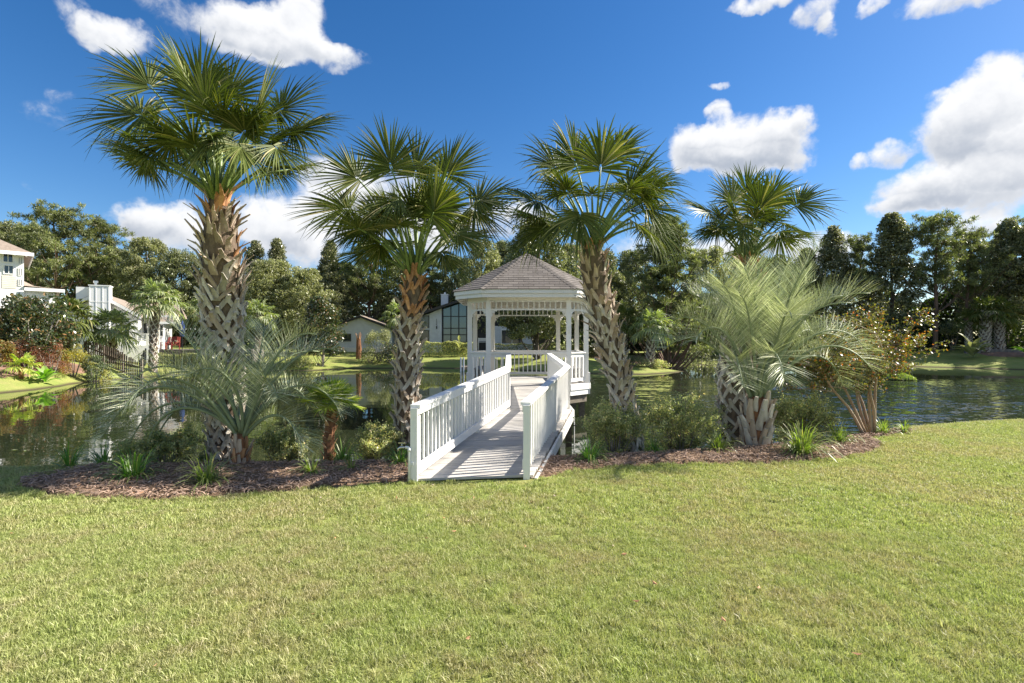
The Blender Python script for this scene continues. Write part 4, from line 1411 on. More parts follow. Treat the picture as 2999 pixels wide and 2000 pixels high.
# small windmill-like fan palm between the left shrubs
def small_fan(label, base, H, tr, nf, Rr, pet, seed, mat, group=None, trunk_mat='fibrered', nseg=24, lod=.5, cat='palm tree', name='fan_palm', lean=(0, 0), boots=None, droop=.25, emin=-25, flop=.8, parts=True):
    rng = np.random.default_rng(seed)
    root = thing(name, label, cat, base, 0, group)
    path = smooth_path([Vector((0, 0, -.1)), Vector((lean[0] * .3, lean[1] * .3, H * .5)), Vector((lean[0], lean[1], H))], 8)
    rad = [tr * k for k in (1.15, 1.0, .95, 1.0, 1.05, 1.05, .95, .6)]
    mb = MB(); mb.tube(path, rad, 10, wob=.14)
    put('trunk', mb.mesh('trunk', M[trunk_mat], False), root)
    if boots:
        clad(root, path, rad, .05, lambda u, r: ('cross', 'boot_g' if u < .8 else 'boot_b'), boots, lambda u: .95, seed)
    elif tr > .05:
        mb = MB()
        for i in range(int(H / .045)):
            a = i * 2.4; z = i * .045; k = min(int(z / H * 7), 6); c = path[k]
            p = Vector((c.x + math.cos(a) * rad[k] * .9, c.y + math.sin(a) * rad[k] * .9, z)); q = p + Vector((math.cos(a) * tr * .7, math.sin(a) * tr * .7, tr * 1.1))
            mb.loft([p, q], [tr * .8, tr * .3], [tr * .15, tr * .08], [(math.cos(a), math.sin(a), 0)] * 2)
        put('leaf_bases', mb.mesh('leaf_bases', M['boot_r' if trunk_mat == 'fibrered' else 'boot_g']), root)
    top = path[-1]
    for i in range(nf):
        u = (i + .5) / nf
        azz = i * 2.39996; e = R(emin + (82 - emin) * u)
        hub = top + Vector((math.cos(azz) * math.cos(e), math.sin(azz) * math.cos(e), math.sin(e))) * pet * rng.uniform(.85, 1.1)
        e2 = e - R(rng.uniform(5, 35))
        A = Vector((math.cos(azz) * math.cos(e2), math.sin(azz) * math.cos(e2), math.sin(e2)))
        N = Vector((0, 0, 1)) - Vector((A.x, A.y, 0)) * .4
        V, F = fan_blade(rng, Rr * rng.uniform(.85, 1.08), nseg, R(112), droop * (1.3 - u), A, N, lod=lod, tipflop=flop, width=1.25)
        V = V + np.array(hub)
        fr = put('frond', arr_mesh('frond', V, F, M[mat]), root)
        if parts:
            mb = MB(); mb.tube(quad_path(top, hub, .05 * pet, 4), [.02 * Rr + .006, .014 * Rr + .005, .012 * Rr + .004, .01 * Rr + .003], 5)
            put('petiole', mb.mesh('petiole', M['petiole'], True), fr)
    return root


b0 = at(962, 1348, 8.3); b0.z = gz(b0.x, b0.y)
small_fan('knee-high fan palm with a shaggy red-brown trunk between two shrubs left of the bridge', b0, .98, .085, 28, .31, .24, 5, 'palmyellow', nseg=30, lod=1, lean=(.06, 0), emin=5, droop=.02, flop=.05, cat='small palm')

# ------------------------------------------------------------------ strap-leaved clumps and shrubs
def strap_clump(label, px, py, d, n, L, mat, seed, group='strap-leaved clumps in the mulch bed', w=.016):
    rng = np.random.default_rng(seed)
    x = (px - 1500) / 1500 * d
    z = gz(x, d)
    V, F = [], []
    b = 0
    for i in range(n):
        a = rng.uniform(0, 6.283); r = rng.uniform(0, .10) * L / .5
        e = R(rng.uniform(25, 84)); ll = L * rng.uniform(.6, 1.25)
        p = np.array([math.cos(a) * r, math.sin(a) * r, .02]); hd = np.array([math.cos(a + rng.normal(0, .5)), math.sin(a + rng.normal(0, .5)), 0])
        dv = hd * math.cos(e) + np.array([0, 0, math.sin(e)])
        sv = np.cross(dv, [0, 0, 1.0]); sv /= np.linalg.norm(sv) + 1e-9
        wd = w * rng.uniform(.7, 1.2)
        q = p.copy(); k = 7
        for j in range(k):
            t_ = j / (k - 1)
            ww = wd * (1 - t_ ** 3) * .5 + .001
            V += [q - sv * ww, q + sv * ww]
            dv = dv + np.array([0, 0, -1.0]) * rng.uniform(.35, .75) * (t_ + .12); dv /= np.linalg.norm(dv)
            q = q + dv * (ll / (k - 1))
            q[2] = max(q[2], .02)
        for j in range(k - 1):
            F.append((b + 2 * j, b + 2 * j + 1, b + 2 * j + 3, b + 2 * j + 2))
        b += 2 * k
    root = thing('strap_leaf_clump', label, 'plant', (x, d, z), 0, group)
    put('foliage', arr_mesh('strap_leaves', np.array(V), np.array(F), M[mat]), root)
    return root


strap_clump('sparse dark clump nearest the water at the far left of the mulch bed', 202, 1385, 7.9, 60, .50, 'lily', 1)
strap_clump('small dark clump between the far left clump and the leggy shrub', 305, 1378, 8.0, 70, .42, 'lily', 2)
strap_clump('wide mid-green clump in the mulch at the foot of the leftmost shrub', 392, 1408, 7.15, 130, .52, 'lily', 3)
strap_clump('bright yellow-green clump in front of the low feathery palm', 606, 1432, 6.85, 130, .46, 'lilypale', 4)
strap_clump('small pale clump in the mulch right of the low feathery palm', 912, 1402, 7.4, 70, .32, 'lilypale', 5)
strap_clump('dark green clump at the foot of the knee-high palm', 1003, 1368, 8.2, 90, .42, 'lily', 6)
strap_clump('small pale tuft just in front of the dark clump by the knee-high palm', 1030, 1392, 7.6, 40, .28, 'lilypale', 7)
strap_clump('green clump against the left bridge post', 1172, 1372, 8.0, 70, .42, 'lily', 8)
strap_clump('green clump in shade just right of the bridge', 1728, 1362, 8.2, 110, .46, 'lily', 9)
strap_clump('small clump between the first two shrubs right of the bridge', 1915, 1332, 8.9, 70, .36, 'lily', 10)
strap_clump('tidy bright clump in the mulch left of the stout feathery palm', 2103, 1325, 9.0, 130, .44, 'lilypale', 11)
strap_clump('largest bright green clump, right of the stout feathery palm', 2348, 1332, 8.7, 230, .62, 'lilypale', 12, w=.019)
strap_clump('bright clump behind and right of the largest clump', 2455, 1300, 9.7, 120, .50, 'lilypale', 13)
strap_clump('small clump at the right foot of the many-stemmed tree', 2588, 1272, 10.6, 80, .38, 'lilypale', 14)
strap_clump('rightmost small clump in the mulch by the water', 2648, 1270, 10.8, 60, .30, 'lilypale', 15)


def twig_shrub(label, px, d, top_py, half_w, mat, seed, nst=26, nl=3000, leaf=.030, bark='barkgrey', cat='shrub', group=None, name='shrub', base_shift=0, open_=0.0, yw=.8):
    """many forking stems with small leaves gathered along the twig ends"""
    rng = np.random.default_rng(seed)
    x = (px - 1500) / 1500 * d
    z0 = gz(x, d)
    H = EYE - (top_py - 1000) / 1500 * d - z0
    W = half_w / 1500 * d
    root = thing(name, label, cat, (x, d, z0), 0, group)
    mb = MB(); tips = []
    for i in range(nst):
        a = rng.uniform(0, 6.283); rr = rng.uniform(.15, 1) ** .7
        end = Vector((math.cos(a) * W * rr * .85, math.sin(a) * W * rr * yw, H * (.42 + .55 * math.sqrt(max(0, 1 - (rr * .9) ** 2))) * rng.uniform(.75, 1.02)))
        st = Vector((math.cos(a) * .06, math.sin(a) * .06, -.03))
        mid = st.lerp(end, .5) + Vector((rng.normal(0, .05) * W, rng.normal(0, .05) * W, H * .06))
        mb.tube([st, mid, end], [.011, .007, .003], 4, cap=False)
        tips.append((mid, end))
        for j in range(4):
            f = rng.uniform(.3, .95); p = mid.lerp(end, f) if rng.random() < .7 else st.lerp(mid, rng.uniform(.5, 1))
            q = p + Vector((rng.normal(0, 1), rng.normal(0, 1), rng.uniform(.1, 1.2))).normalized() * rng.uniform(.12, .28) * H
            mb.tube([p, q], [.005, .002], 3, cap=False)
            tips.append((p, q))
    put('stems', mb.mesh('stems', M[bark]), root)
    nl = int(nl * 2.3); leaf *= 1.4
    per = max(4, nl // len(tips))
    P = []
    for p, q in tips:
        t_ = rng.uniform(.35 + open_, 1.08, per)[:, None]
        P.append(np.array(p) * (1 - t_) + np.array(q) * t_ + rng.normal(0, .028, (per, 3)) * (H / .8) ** .5)
    P = np.concatenate(P); P = P[P[:, 2] > .03]
    V, F = leaves(P, rng.uniform(.7, 1.3, len(P)) * leaf, rng.uniform(.7, 1.2, len(P)) * leaf * .5, .5, rng=rng)
    put('foliage', arr_mesh('shrub_leaves', V, F, M[mat]), root)
    return root


GS = 'leafy shrubs along the pond edge'
twig_shrub('leggy shrub with bare twigs left of the low feathery palm', 480, 8.3, 1262, 155, 'azalea', 101, 30, 3800, .034, group=GS, open_=.1)
twig_shrub('low shrub peeping out behind the base of the low feathery palm', 640, 8.9, 1290, 70, 'azalea', 108, 16, 1500, .032, group=GS)
twig_shrub('rounded shrub between the low feathery palm and the knee-high palm', 832, 8.6, 1248, 86, 'azalea', 102, 26, 3400, .032, group=GS)
twig_shrub('shrub filling the gap between the knee-high palm and the bridge', 1110, 9.2, 1228, 95, 'azalea', 103, 30, 4200, .030, group=GS)
twig_shrub('first shrub right of the bridge, in front of the leaning palm', 1800, 9.3, 1172, 122, 'azalea', 104, 36, 5600, .032, group=GS)
twig_shrub('broad shrub between the leaning palm and the shortest fan palm', 1990, 9.9, 1150, 135, 'azalea', 105, 42, 7000, .032, group=GS)
twig_shrub('shrub right of the stout feathery palm, touching the many-stemmed tree', 2350, 10.5, 1160, 115, 'azalea', 106, 40, 6200, .032, group=GS)
twig_shrub('small shrub between the stout feathery palm and the largest strap-leaved clump', 2300, 10.9, 1150, 40, 'azalea', 107, 14, 1600, .03, group=GS)

# many-stemmed crape myrtle
x0, d0 = (2545 - 1500) / 1500 * 10.8, 10.8
z0 = gz(x0, d0)
cm = thing('crape_myrtle', 'many-stemmed tree with smooth tan stems and reddish seed heads beside the mulch bed', 'tree', (x0, d0, z0))
rng = np.random.default_rng(55)
stems = [[(2535, 1268), (2490, 1200), (2440, 1140), (2395, 1070)], [(2540, 1270), (2500, 1190), (2470, 1130), (2420, 1060)], [(2545, 1268), (2515, 1180), (2500, 1080), (2480, 1000)],
         [(2555, 1266), (2545, 1170), (2548, 1100), (2520, 1010)], [(2562, 1266), (2563, 1180), (2570, 1090), (2600, 1030), (2640, 1000)], [(2552, 1270), (2530, 1190), (2512, 1120), (2560, 1040)], [(2563, 1268), (2560, 1200), (2548, 1130), (2590, 1060), (2570, 980)]]
tips = []
origin = Vector((x0, d0, z0))
for i, s in enumerate(stems):
    dd = d0 + (i % 3 - 1) * .12
    pts = [at(px, py, dd + j * (i % 3 - 1) * .12) - origin for j, (px, py) in enumerate(s)]
    pts[0].z = -.05
    pa = smooth_path(pts, 9)
    mb = MB(); mb.tube(pa, [.036 * (1 - .68 * k / 8) for k in range(9)], 8)
    e = pa[-1]
    for k in range(9):
        a = rng.uniform(0, 6.28); p = pa[rng.integers(5, 9)]
        q = p + Vector((-.12 + math.cos(a) * rng.uniform(.3, .85), math.sin(a) * rng.uniform(.3, .8), rng.uniform(-.1, .62)))
        mb.tube([p, (p + q) / 2 + Vector((0, 0, .04)), q], [.014, .009, .004], 5, cap=False)
        tips.append((p, q))
        for j in range(3):
            p2 = p.lerp(q, rng.uniform(.4, 1)); q2 = p2 + Vector((rng.normal(0, .22), rng.normal(0, .22), rng.uniform(.0, .35)))
            mb.tube([p2, q2], [.006, .003], 3, cap=False); tips.append((p2, q2))
    put('stem', mb.mesh('stem', M['barkpale'], True), cm)
P = []
for p, q in tips:
    t_ = rng.uniform(.2, 1.1, 56)[:, None]
    P.append(np.array(p) * (1 - t_) + np.array(q) * t_ + rng.normal(0, .045, (56, 3)))
P = np.concatenate(P)
V, F = leaves(P, rng.uniform(.04, .07, len(P)), rng.uniform(.024, .04, len(P)), .4, rng=rng)
put('crown', arr_mesh('myrtle_crown', V, F, M['myrtle']), cm)

# leaves dropped on the lawn
for i, (px, py) in enumerate([(1828, 1623), (1918, 1709), (2222, 1722), (1864, 1762), (2120, 1818), (1330, 1560), (2510, 1920)]):
    x, y = gxy(px, py, .03)
    P = np.zeros((1, 3)); V, F = leaves(P, .06, .03, 2, axis=np.array([[math.cos(i * 2), math.sin(i * 2), .15]]), fold=.15)
    lo = put('fallen_leaf', arr_mesh('fallen_leaf', V, F, M['boot_r']), None, (x, y, gz(x, y) + .045))
    tag(lo, ['largest dry red-brown leaf lying on the lawn', 'curled pinkish-brown leaf lying on the lawn below the largest one', 'small orange leaf on the lawn, right of the others',
             'small orange leaf on the lawn left of the curled one', 'small dry leaf low on the lawn', 'dry leaf on the lawn below the left bridge post', 'dry leaf near the bottom right corner of the lawn'][i], 'fallen leaf', 'dry leaves fallen on the lawn')

# ------------------------------------------------------------------ background trees
def crown_pts(rng, H, W, z0, nclump, per, shape, cl=.17):
    """leaf positions in clumps through a crown: H top height, W half width, z0 crown start. Returns positions and clump centres"""
    P, Cc = [], []
    tries = 0
    while len(Cc) < nclump and tries < 5000:
        tries += 1
        u = rng.uniform(0, 1); a = rng.uniform(0, 6.283)
        prof = shape(u)
        rr = math.sqrt(rng.uniform(.12, 1)) * prof
        c = np.array([math.cos(a) * rr * W, math.sin(a) * rr * W, z0 + (H - z0) * u])
        Cc.append(c)
    for c in Cc:
        u = (c[2] - z0) / (H - z0)
        s = W * cl * rng.uniform(.7, 1.35)
        n = int(per * rng.uniform(.6, 1.3))
        v = unit(rng.normal(size=(n, 3))) * (rng.uniform(.35, 1, n) ** .5)[:, None] * s * np.array([1.15, 1.15, .8])
        P.append(c + v)
    return np.concatenate(P), Cc


def tree_trunk(rng, H, z0, W, r, centres, mat, nlimb=14, lean=0):
    mb = MB()
    pts = [Vector((0, 0, -.5)), Vector((rng.normal(0, .1), rng.normal(0, .1), z0 * .6)), Vector((rng.normal(0, .25) + lean * .5, rng.normal(0, .25), z0 + (H - z0) * .4)), Vector((rng.normal(0, .3) + lean, rng.normal(0, .3), H * .94))]
    pa = smooth_path(pts, 10)
    mb.tube(pa, [r * (1.15 - 1.02 * (i / 9) ** .9) + .02 for i in range(10)], 8)
    cs = sorted(centres, key=lambda c: c[2])
    for c in cs[::max(1, len(cs) // nlimb)]:
        c = Vector(c)
        zt = max(z0 * .75, c.z - math.hypot(c.x, c.y) * .7)
        k = min(9, max(0, int((zt + .5) / (H * .94 + .5) * 9)))
        s = pa[k]
        rr = r * (1 - .85 * k / 9) * .45
        m_ = s.lerp(c, .5) + Vector((0, 0, -.1 * (c - s).length))
        mb.tube([s, m_, c], [rr, rr * .6, rr * .2], 5, cap=False)
    return mb.mesh('tree_trunk', M[mat])


def make_kind(kind, seed):
    """returns (trunk mesh, crown mesh, height, half width) at unit design size"""
    rng = np.random.default_rng(seed)
    if kind == 'broad':
        H, W, z0 = 15, 5.6, 2.6
        shape = lambda u: math.sin(math.pi * min(1, .14 + u * .80)) ** .6 * (1 if u < .75 else 1.0)
        P, Cc = crown_pts(rng, H - .8, W * .88, z0, 230, 160, shape, .165)
        L, Wd, mt = .28, .18, 'oak'
        tr = tree_trunk(rng, H, z0, W, .32, Cc, 'bark', 22)
    elif kind == 'light':
        H, W, z0 = 14, 5.2, 2.0
        shape = lambda u: math.sin(math.pi * min(1, .16 + u * .78)) ** .6
        P, Cc = crown_pts(rng, H - .8, W * .88, z0, 220, 160, shape, .165)
        L, Wd, mt = .27, .17, 'oaklight'
        tr = tree_trunk(rng, H, z0, W, .26, Cc, 'barkgrey', 20)
    elif kind == 'narrow':
        H, W, z0 = 17, 3.7, 3.0
        shape = lambda u: (1 - u) ** .62 * min(1, .55 + u * 2.2)
        P, Cc = crown_pts(rng, H - .3, W, z0, 230, 130, shape, .17)
        L, Wd, mt = .27, .18, 'gum'
        tr = tree_trunk(rng, H, z0, W, .24, Cc, 'bark', 24)
    elif kind == 'magnolia':
        H, W, z0 = 6.4, 2.6, 1.2
        shape = lambda u: (1 - u) ** .5 * min(1, .65 + u * 1.6)
        P, Cc = crown_pts(rng, H - .2, W * .9, z0, 110, 130, shape, .22)
        L, Wd, mt = .22, .10, 'magnolia'
        tr = tree_trunk(rng, H, z0, W, .12, Cc, 'barkgrey', 14)
    elif kind in ('pine', 'pinefull'):
        H, W = 17, 5.2
        z0 = 8.0 if kind == 'pine' else 3.2
        shape = (lambda u: math.sin(math.pi * min(1, .22 + u * .68)) ** .7) if kind == 'pine' else (lambda u: (1 - u) ** .45 * min(1, .75 + u))
        P0, Cc = [], []
        nb = 44 if kind == 'pine' else 80
        for i in range(nb):
            u = (i + .5) / nb; a = i * 2.4 + rng.normal(0, .3)
            rr = shape(u) * W * rng.uniform(.4, 1.15)
            z = z0 + (H - z0) * u
            c = np.array([math.cos(a) * rr, math.sin(a) * rr, z + rr * rng.uniform(-.1, .35)])
            Cc.append(c)
            ntuft = 7
            for k in range(ntuft):
                f = 1 - .13 * k
                cc = c * np.array([f, f, 1]) + rng.normal(0, .42, 3) * np.array([1, 1, .8]) - np.array([0, 0, (1 - f) * rr * .12])
                n = 78
                v = unit(rng.normal(size=(n, 3)) + np.array([0, 0, .35]))
                P0.append(np.concatenate([cc + v * rng.uniform(.12, .52, (n, 1)) * np.array([1.1, 1.1, .8]), v], 1))
        Q = np.concatenate(P0)
        P = Q[:, :3]; ax = Q[:, 3:]
        V, F = leaves(P, rng.uniform(.34, .55, len(P)), rng.uniform(.06, .10, len(P)), .5, axis=ax + rng.normal(0, .25, ax.shape), rng=rng)
        cr = arr_mesh('pine_crown', V, F, M['pine'])
        tr = tree_trunk(rng, H, z0, W, .30, Cc, 'barkred', nb)
        return tr, cr, H, W
    V, F = leaves(P, rng.uniform(.7, 1.3, len(P)) * L, rng.uniform(.7, 1.3, len(P)) * Wd, .5, rng=rng)
    return tr, arr_mesh(kind + '_crown', V, F, M[mt]), H, W


KINDS = {}
for kk, ns in (('broad', 3), ('light', 2), ('narrow', 2), ('magnolia', 1), ('pine', 2), ('pinefull', 1)):
    KINDS[kk] = [make_kind(kk, 200 + 17 * i + len(kk)) for i in range(ns)]


TN = {'broad': 'broadleaf_tree', 'light': 'broadleaf_tree', 'narrow': 'sweetgum_tree', 'magnolia': 'magnolia_tree', 'pine': 'pine_tree', 'pinefull': 'pine_tree'}
tcount = {}
def tree(px, top_py, d, kind, half_px, label, group='trees standing round the pond', tsc=None):
    lst = KINDS[kind]
    i = tcount.get(kind, 0); tcount[kind] = i + 1
    tr, cr, H, W = lst[i % len(lst)]
    x = (px - 1500) / 1500 * d
    z = gz(x, d)
    h = EYE - (top_py - 1000) / 1500 * d - z
    w_ = half_px / 1500 * d
    rz = random.uniform(0, 6.28)
    root = thing(TN[kind], label, 'tree', (x, d, z), rz, group)
    s = (w_ / W, w_ / W, h / H)
    put('trunk', tr, root, scale=s); put('crown', cr, root, scale=s)
    return root


T = [
 (-60, 660, 60, 'pine', 100, 'pine partly cut off by the left edge, behind the two-storey house'),
 (25, 640, 64, 'broad', 95, 'dark broadleaf tree above the roof of the two-storey house'),
 (95, 668, 62, 'pine', 80, 'pine between the two-storey house and the tallest left-hand pine'),
 (170, 612, 56, 'pine', 118, 'tall sunlit pine with a visible reddish trunk, behind the two houses on the left'),
 (285, 655, 60, 'pine', 110, 'sunlit pine just right of the tallest pine on the left, behind the chimney house'),
 (360, 720, 64, 'broad', 80, 'dark broadleaf tree behind the chimney house, right of the pines'),
 (432, 686, 60, 'light', 90, 'light olive tree rising above the small house with the white chimney'),
 (530, 725, 60, 'broad', 85, 'dense dark green tree left of the tallest fan palm trunk'),
 (620, 745, 62, 'broad', 80, 'broadleaf tree hidden mostly by the tallest fan palm trunk'),
 (748, 705, 64, 'narrow', 62, 'pointed dark tree just right of the tallest fan palm trunk'),
 (812, 700, 64, 'narrow', 60, 'second pointed tree right of the tallest fan palm trunk'),
 (795, 752, 54, 'light', 110, 'large rounded pale green tree right of the tallest fan palm trunk'),
 (890, 775, 53, 'light', 95, 'rounded pale green tree left of the dark magnolia'),
 (967, 705, 62, 'narrow', 62, 'thin airy tree top standing alone above the rounded pale trees'),
 (942, 872, 46, 'magnolia', 82, 'glossy dark magnolia standing on the far shore left of the small white house'),
 (1082, 712, 64, 'pine', 92, 'pine behind the small white house, under the left edge of the second palm crown'),
 (1010, 770, 66, 'broad', 75, 'dark tree between the airy tree top and the pine behind the small white house'),
 (1170, 742, 66, 'broad', 90, 'dark tree right of the pine behind the small white house'),
 (1262, 750, 66, 'pine', 85, 'dark pine above the modern house, right of the second palm trunk'),
 (1335, 745, 66, 'broad', 70, 'broadleaf tree above the chimney of the modern house'),
 (1412, 690, 62, 'light', 78, 'grey-green tree just left of the gazebo roof peak'),
 (1480, 700, 66, 'broad', 70, 'dark tree directly behind the gazebo roof'),
 (1575, 628, 50, 'broad', 135, 'tallest oak above the gazebo roof, its trunk seen through the gazebo'),
 (1682, 700, 62, 'light', 80, 'pale specked tree between the gazebo roof and the leaning palm'),
 (1760, 725, 60, 'broad', 80, 'dark tree behind the trunk of the leaning palm'),
 (1850, 728, 62, 'broad', 85, 'dark tree between the leaning palm and the spreading pine'),
 (1955, 650, 47, 'pinefull', 165, 'broad dark pine with a straight trunk behind the grassy point right of the gazebo'),
 (2080, 715, 60, 'light', 85, 'olive tree behind the crown of the shortest fan palm'),
 (2170, 745, 64, 'pine', 90, 'pine behind the top of the shortest palm trunk'),
 (2270, 742, 64, 'broad', 90, 'dark tree over the right feathery palm'),
 (2362, 728, 64, 'narrow', 72, 'pointed tree in the dip of the tree line right of the feathery palm'),
 (2440, 662, 63, 'narrow', 74, 'pointed tree with two sharp tops left of the tall right-hand trees'),
 (2520, 700, 62, 'pine', 84, 'lower pine left of the tall narrow tree on the right'),
 (2615, 625, 60, 'narrow', 95, 'tallest narrow tree on the right, just left of the big round-headed pine'),
 (2738, 636, 58, 'pine', 108, 'big round-headed pine with a long bare trunk on the right bank'),
 (2835, 682, 60, 'pine', 92, 'lower pine right of the round-headed pine'),
 (2895, 690, 64, 'broad', 85, 'dark tree between the lower pine and the far right tree top'),
 (2955, 640, 60, 'narrow', 88, 'tall narrow tree near the right edge'),
 (3035, 640, 60, 'pine', 100, 'pine cut off by the right edge'),
]
for a in T:
    tree(*a)
for (px, tp, d, kd, hw, lb) in [(-330, 600, 50, 'broad', 130, 'broadleaf tree beyond the left edge'), (-600, 560, 46, 'pine', 150, 'pine far beyond the left edge'), (3230, 620, 56, 'pine', 120, 'pine beyond the right edge'), (3420, 600, 50, 'broad', 150, 'oak beyond the right edge'), (3650, 560, 46, 'narrow', 150, 'narrow tree far beyond the right edge')]:
    tree(px, tp, d, kd, hw, lb)

# dark mass of wood behind the single trees
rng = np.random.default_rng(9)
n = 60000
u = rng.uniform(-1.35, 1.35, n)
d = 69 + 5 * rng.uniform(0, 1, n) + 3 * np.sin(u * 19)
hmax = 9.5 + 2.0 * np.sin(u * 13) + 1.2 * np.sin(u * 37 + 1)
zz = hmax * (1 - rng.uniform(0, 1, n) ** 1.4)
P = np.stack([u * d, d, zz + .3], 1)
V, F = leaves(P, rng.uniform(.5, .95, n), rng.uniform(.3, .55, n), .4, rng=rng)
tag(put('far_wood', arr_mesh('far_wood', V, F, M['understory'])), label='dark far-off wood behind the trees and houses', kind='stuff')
# undergrowth at the foot of the wood, right half and behind the point
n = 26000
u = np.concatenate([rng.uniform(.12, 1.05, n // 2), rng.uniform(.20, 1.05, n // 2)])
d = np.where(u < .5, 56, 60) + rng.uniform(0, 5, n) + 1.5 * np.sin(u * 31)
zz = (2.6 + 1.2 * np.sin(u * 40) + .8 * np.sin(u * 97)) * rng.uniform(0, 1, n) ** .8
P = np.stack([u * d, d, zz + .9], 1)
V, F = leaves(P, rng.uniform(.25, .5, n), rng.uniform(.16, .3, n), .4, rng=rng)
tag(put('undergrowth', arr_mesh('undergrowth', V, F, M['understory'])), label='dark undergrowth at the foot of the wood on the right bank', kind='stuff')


# ------------------------------------------------------------------ rounded background shrubs
def mound(label, px, base_d, top_py, half_px, mat, seed, n=2600, leaf=.12, ar=.5, name='shrub', cat='shrub', yr=None, stems=True, zoff=0, group=None, bottom=.12):
    rng = np.random.default_rng(seed)
    x = (px - 1500) / 1500 * base_d; z = gz(x, base_d) + zoff
    H = EYE - (top_py - 1000) / 1500 * base_d - z; W = half_px / 1500 * base_d
    root = thing(name, label, cat, (x, base_d, z), 0, group)
    nc = 34
    P = []
    for i in range(nc):
        a = rng.uniform(0, 6.28); uu = rng.uniform(0, 1); ph = math.acos(uu)
        k = rng.uniform(.5, .82)
        c = np.array([math.cos(a) * math.sin(ph) * W * k, math.sin(a) * math.sin(ph) * (yr or W) * k, H * (bottom + (.86 - bottom) * math.cos(ph) * k / .82)])
        s = W * rng.uniform(.2, .34)
        m_ = n // nc
        P.append(c + unit(rng.normal(size=(m_, 3))) * (rng.uniform(.3, 1, m_) ** .5)[:, None] * s * np.array([1, min(1.2, (yr or W) / W), min(1.0, H / W)]))
    P = np.concatenate(P); P = P[P[:, 2] > .02]
    V, F = leaves(P, rng.uniform(.7, 1.3, len(P)) * leaf, rng.uniform(.7, 1.3, len(P)) * leaf * ar, .5, rng=rng)
    put('foliage', arr_mesh('foliage', V, F, M[mat]), root)
    mb = MB()
    for i in range(6):
        a = i * 1.05
        mb.tube([(math.cos(a) * W * .08, math.sin(a) * W * .08, -.1), (math.cos(a) * W * .5, math.sin(a) * W * .45, H * .55)], [W * .03, W * .01], 5, cap=False)
    put('stems', mb.mesh('stems', M['barkgrey']), root)
    return root


mound('big dark magnolia shrub with rust-backed leaves in front of the two-storey house', 95, 31.5, 826, 128, 'magnolia', 301, 15000, .21, .5, name='magnolia_shrub')
mound('orange-flecked shrub at the left edge below the magnolia shrub', -2, 28.5, 962, 42, 'orangeleaf', 302, 2600, .11)
mound('low reddish bush left of the yellow bush', 85, 29.8, 985, 58, 'reddish', 303, 3600, .07)
mound('second reddish bush between the broad-leaved plant and the yellow bush', 150, 30.2, 985, 55, 'reddish', 304, 3200, .07)
mound('yellow bush in front of the picket fence end', 215, 31.5, 992, 48, 'yellowleaf', 305, 3800, .085)
mound('grey-green rounded bush in front of the picket fence', 282, 32.0, 1018, 46, 'greyshrub', 306, 4400, .08)
mound('small yellow tuft at the foot of the fence', 310, 32.0, 1068, 18, 'yellowleaf', 307, 700, .07)
mound('tall dark shrub left of the small white house, behind the magnolia', 880, 52, 930, 55, 'oak', 308, 3200, .16)
mound('round green shrub behind the right end of the black fence', 640, 44, 985, 60, 'oak', 309, 3200, .15)
mound('green shrub on the far shore left of the magnolia', 880, 45, 1035, 48, 'azalea', 310, 2600, .11)
mound('tan and green shrub right of the small white house', 1110, 51, 948, 48, 'oaklight', 311, 3000, .13, bottom=.45)
mound('dark low shrub below the tan shrub by the small white house', 1150, 50, 1000, 60, 'magnolia', 312, 3400, .14)
mound('low dark shrub just left of the second palm trunk', 1085, 50, 1015, 36, 'oak', 313, 1800, .13)
mound('dense green shrub on the grassy point', 1850, 42, 1040, 62, 'oak', 314, 3200, .12)
mound('dark shrub beside the right shrub of the grassy point', 1925, 42.5, 1052, 42, 'azalea', 315, 2000, .11)
mound('dark shrub under the spreading pine', 2050, 51, 1000, 60, 'oak', 316, 2600, .16)
mound('sunlit shrub in the gap of the dark wood right of the many-stemmed tree', 2790, 60, 930, 34, 'oaklight', 317, 1800, .18, bottom=.5)


# trimmed hedges
def hedge(label, p0, p1, wd, h, mat, seed, n, leaf, zoff=0):
    rng = np.random.default_rng(seed)
    a, b = np.array(p0), np.array(p1)
    L = np.linalg.norm(b - a); dv = (b - a) / L; nv = np.array([-dv[1], dv[0]])
    cx, cy = (a + b) / 2
    z = gz(cx, cy) + zoff
    root = thing('hedge', label, 'hedge', (cx, cy, z))
    # leaves over the faces of the clipped block
    f = rng.uniform(0, 1, n)
    u = rng.uniform(-L / 2, L / 2, n); v = rng.uniform(-wd / 2, wd / 2, n); w_ = rng.uniform(0, h, n)
    face = rng.choice(3, n, p=[.45, .4, .15])
    v = np.where(face == 0, -wd / 2 + np.abs(rng.normal(0, .06, n)), v)
    w_ = np.where(face == 1, h - np.abs(rng.normal(0, .05, n)), w_)
    lump = .08 * np.sin(u * 2.1) + .05 * np.sin(u * 5.3)
    P = np.stack([dv[0] * u + nv[0] * (v - lump), dv[1] * u + nv[1] * (v - lump), w_ + lump], 1)
    V, F = leaves(P, rng.uniform(.7, 1.3, n) * leaf, rng.uniform(.7, 1.3, n) * leaf * .6, .5, rng=rng)
    put('foliage', arr_mesh('hedge_leaves', V, F, M[mat]), root)
    return root


hedge('clipped hedge in front of the modern house, left of the gazebo', (-10.4, 55), (-4.0, 55), 1.6, 1.5, 'azalea', 401, 9000, .13)
hedge('dark clipped hedge seen through the gazebo', (-2.6, 55.5), (9.0, 55.5), 1.4, 1.1, 'oak', 402, 9000, .13)
hedge('ivy-green hedge behind the black metal fence', (-31.5, 41.0), (-21.5, 41.8), 1.4, 1.0, 'oaklight', 403, 9000, .11)
hedge('low dark hedge under the trees right of the gazebo', (6.0, 53.5), (11.0, 54.5), 1.6, 1.3, 'magnolia', 404, 5000, .13)

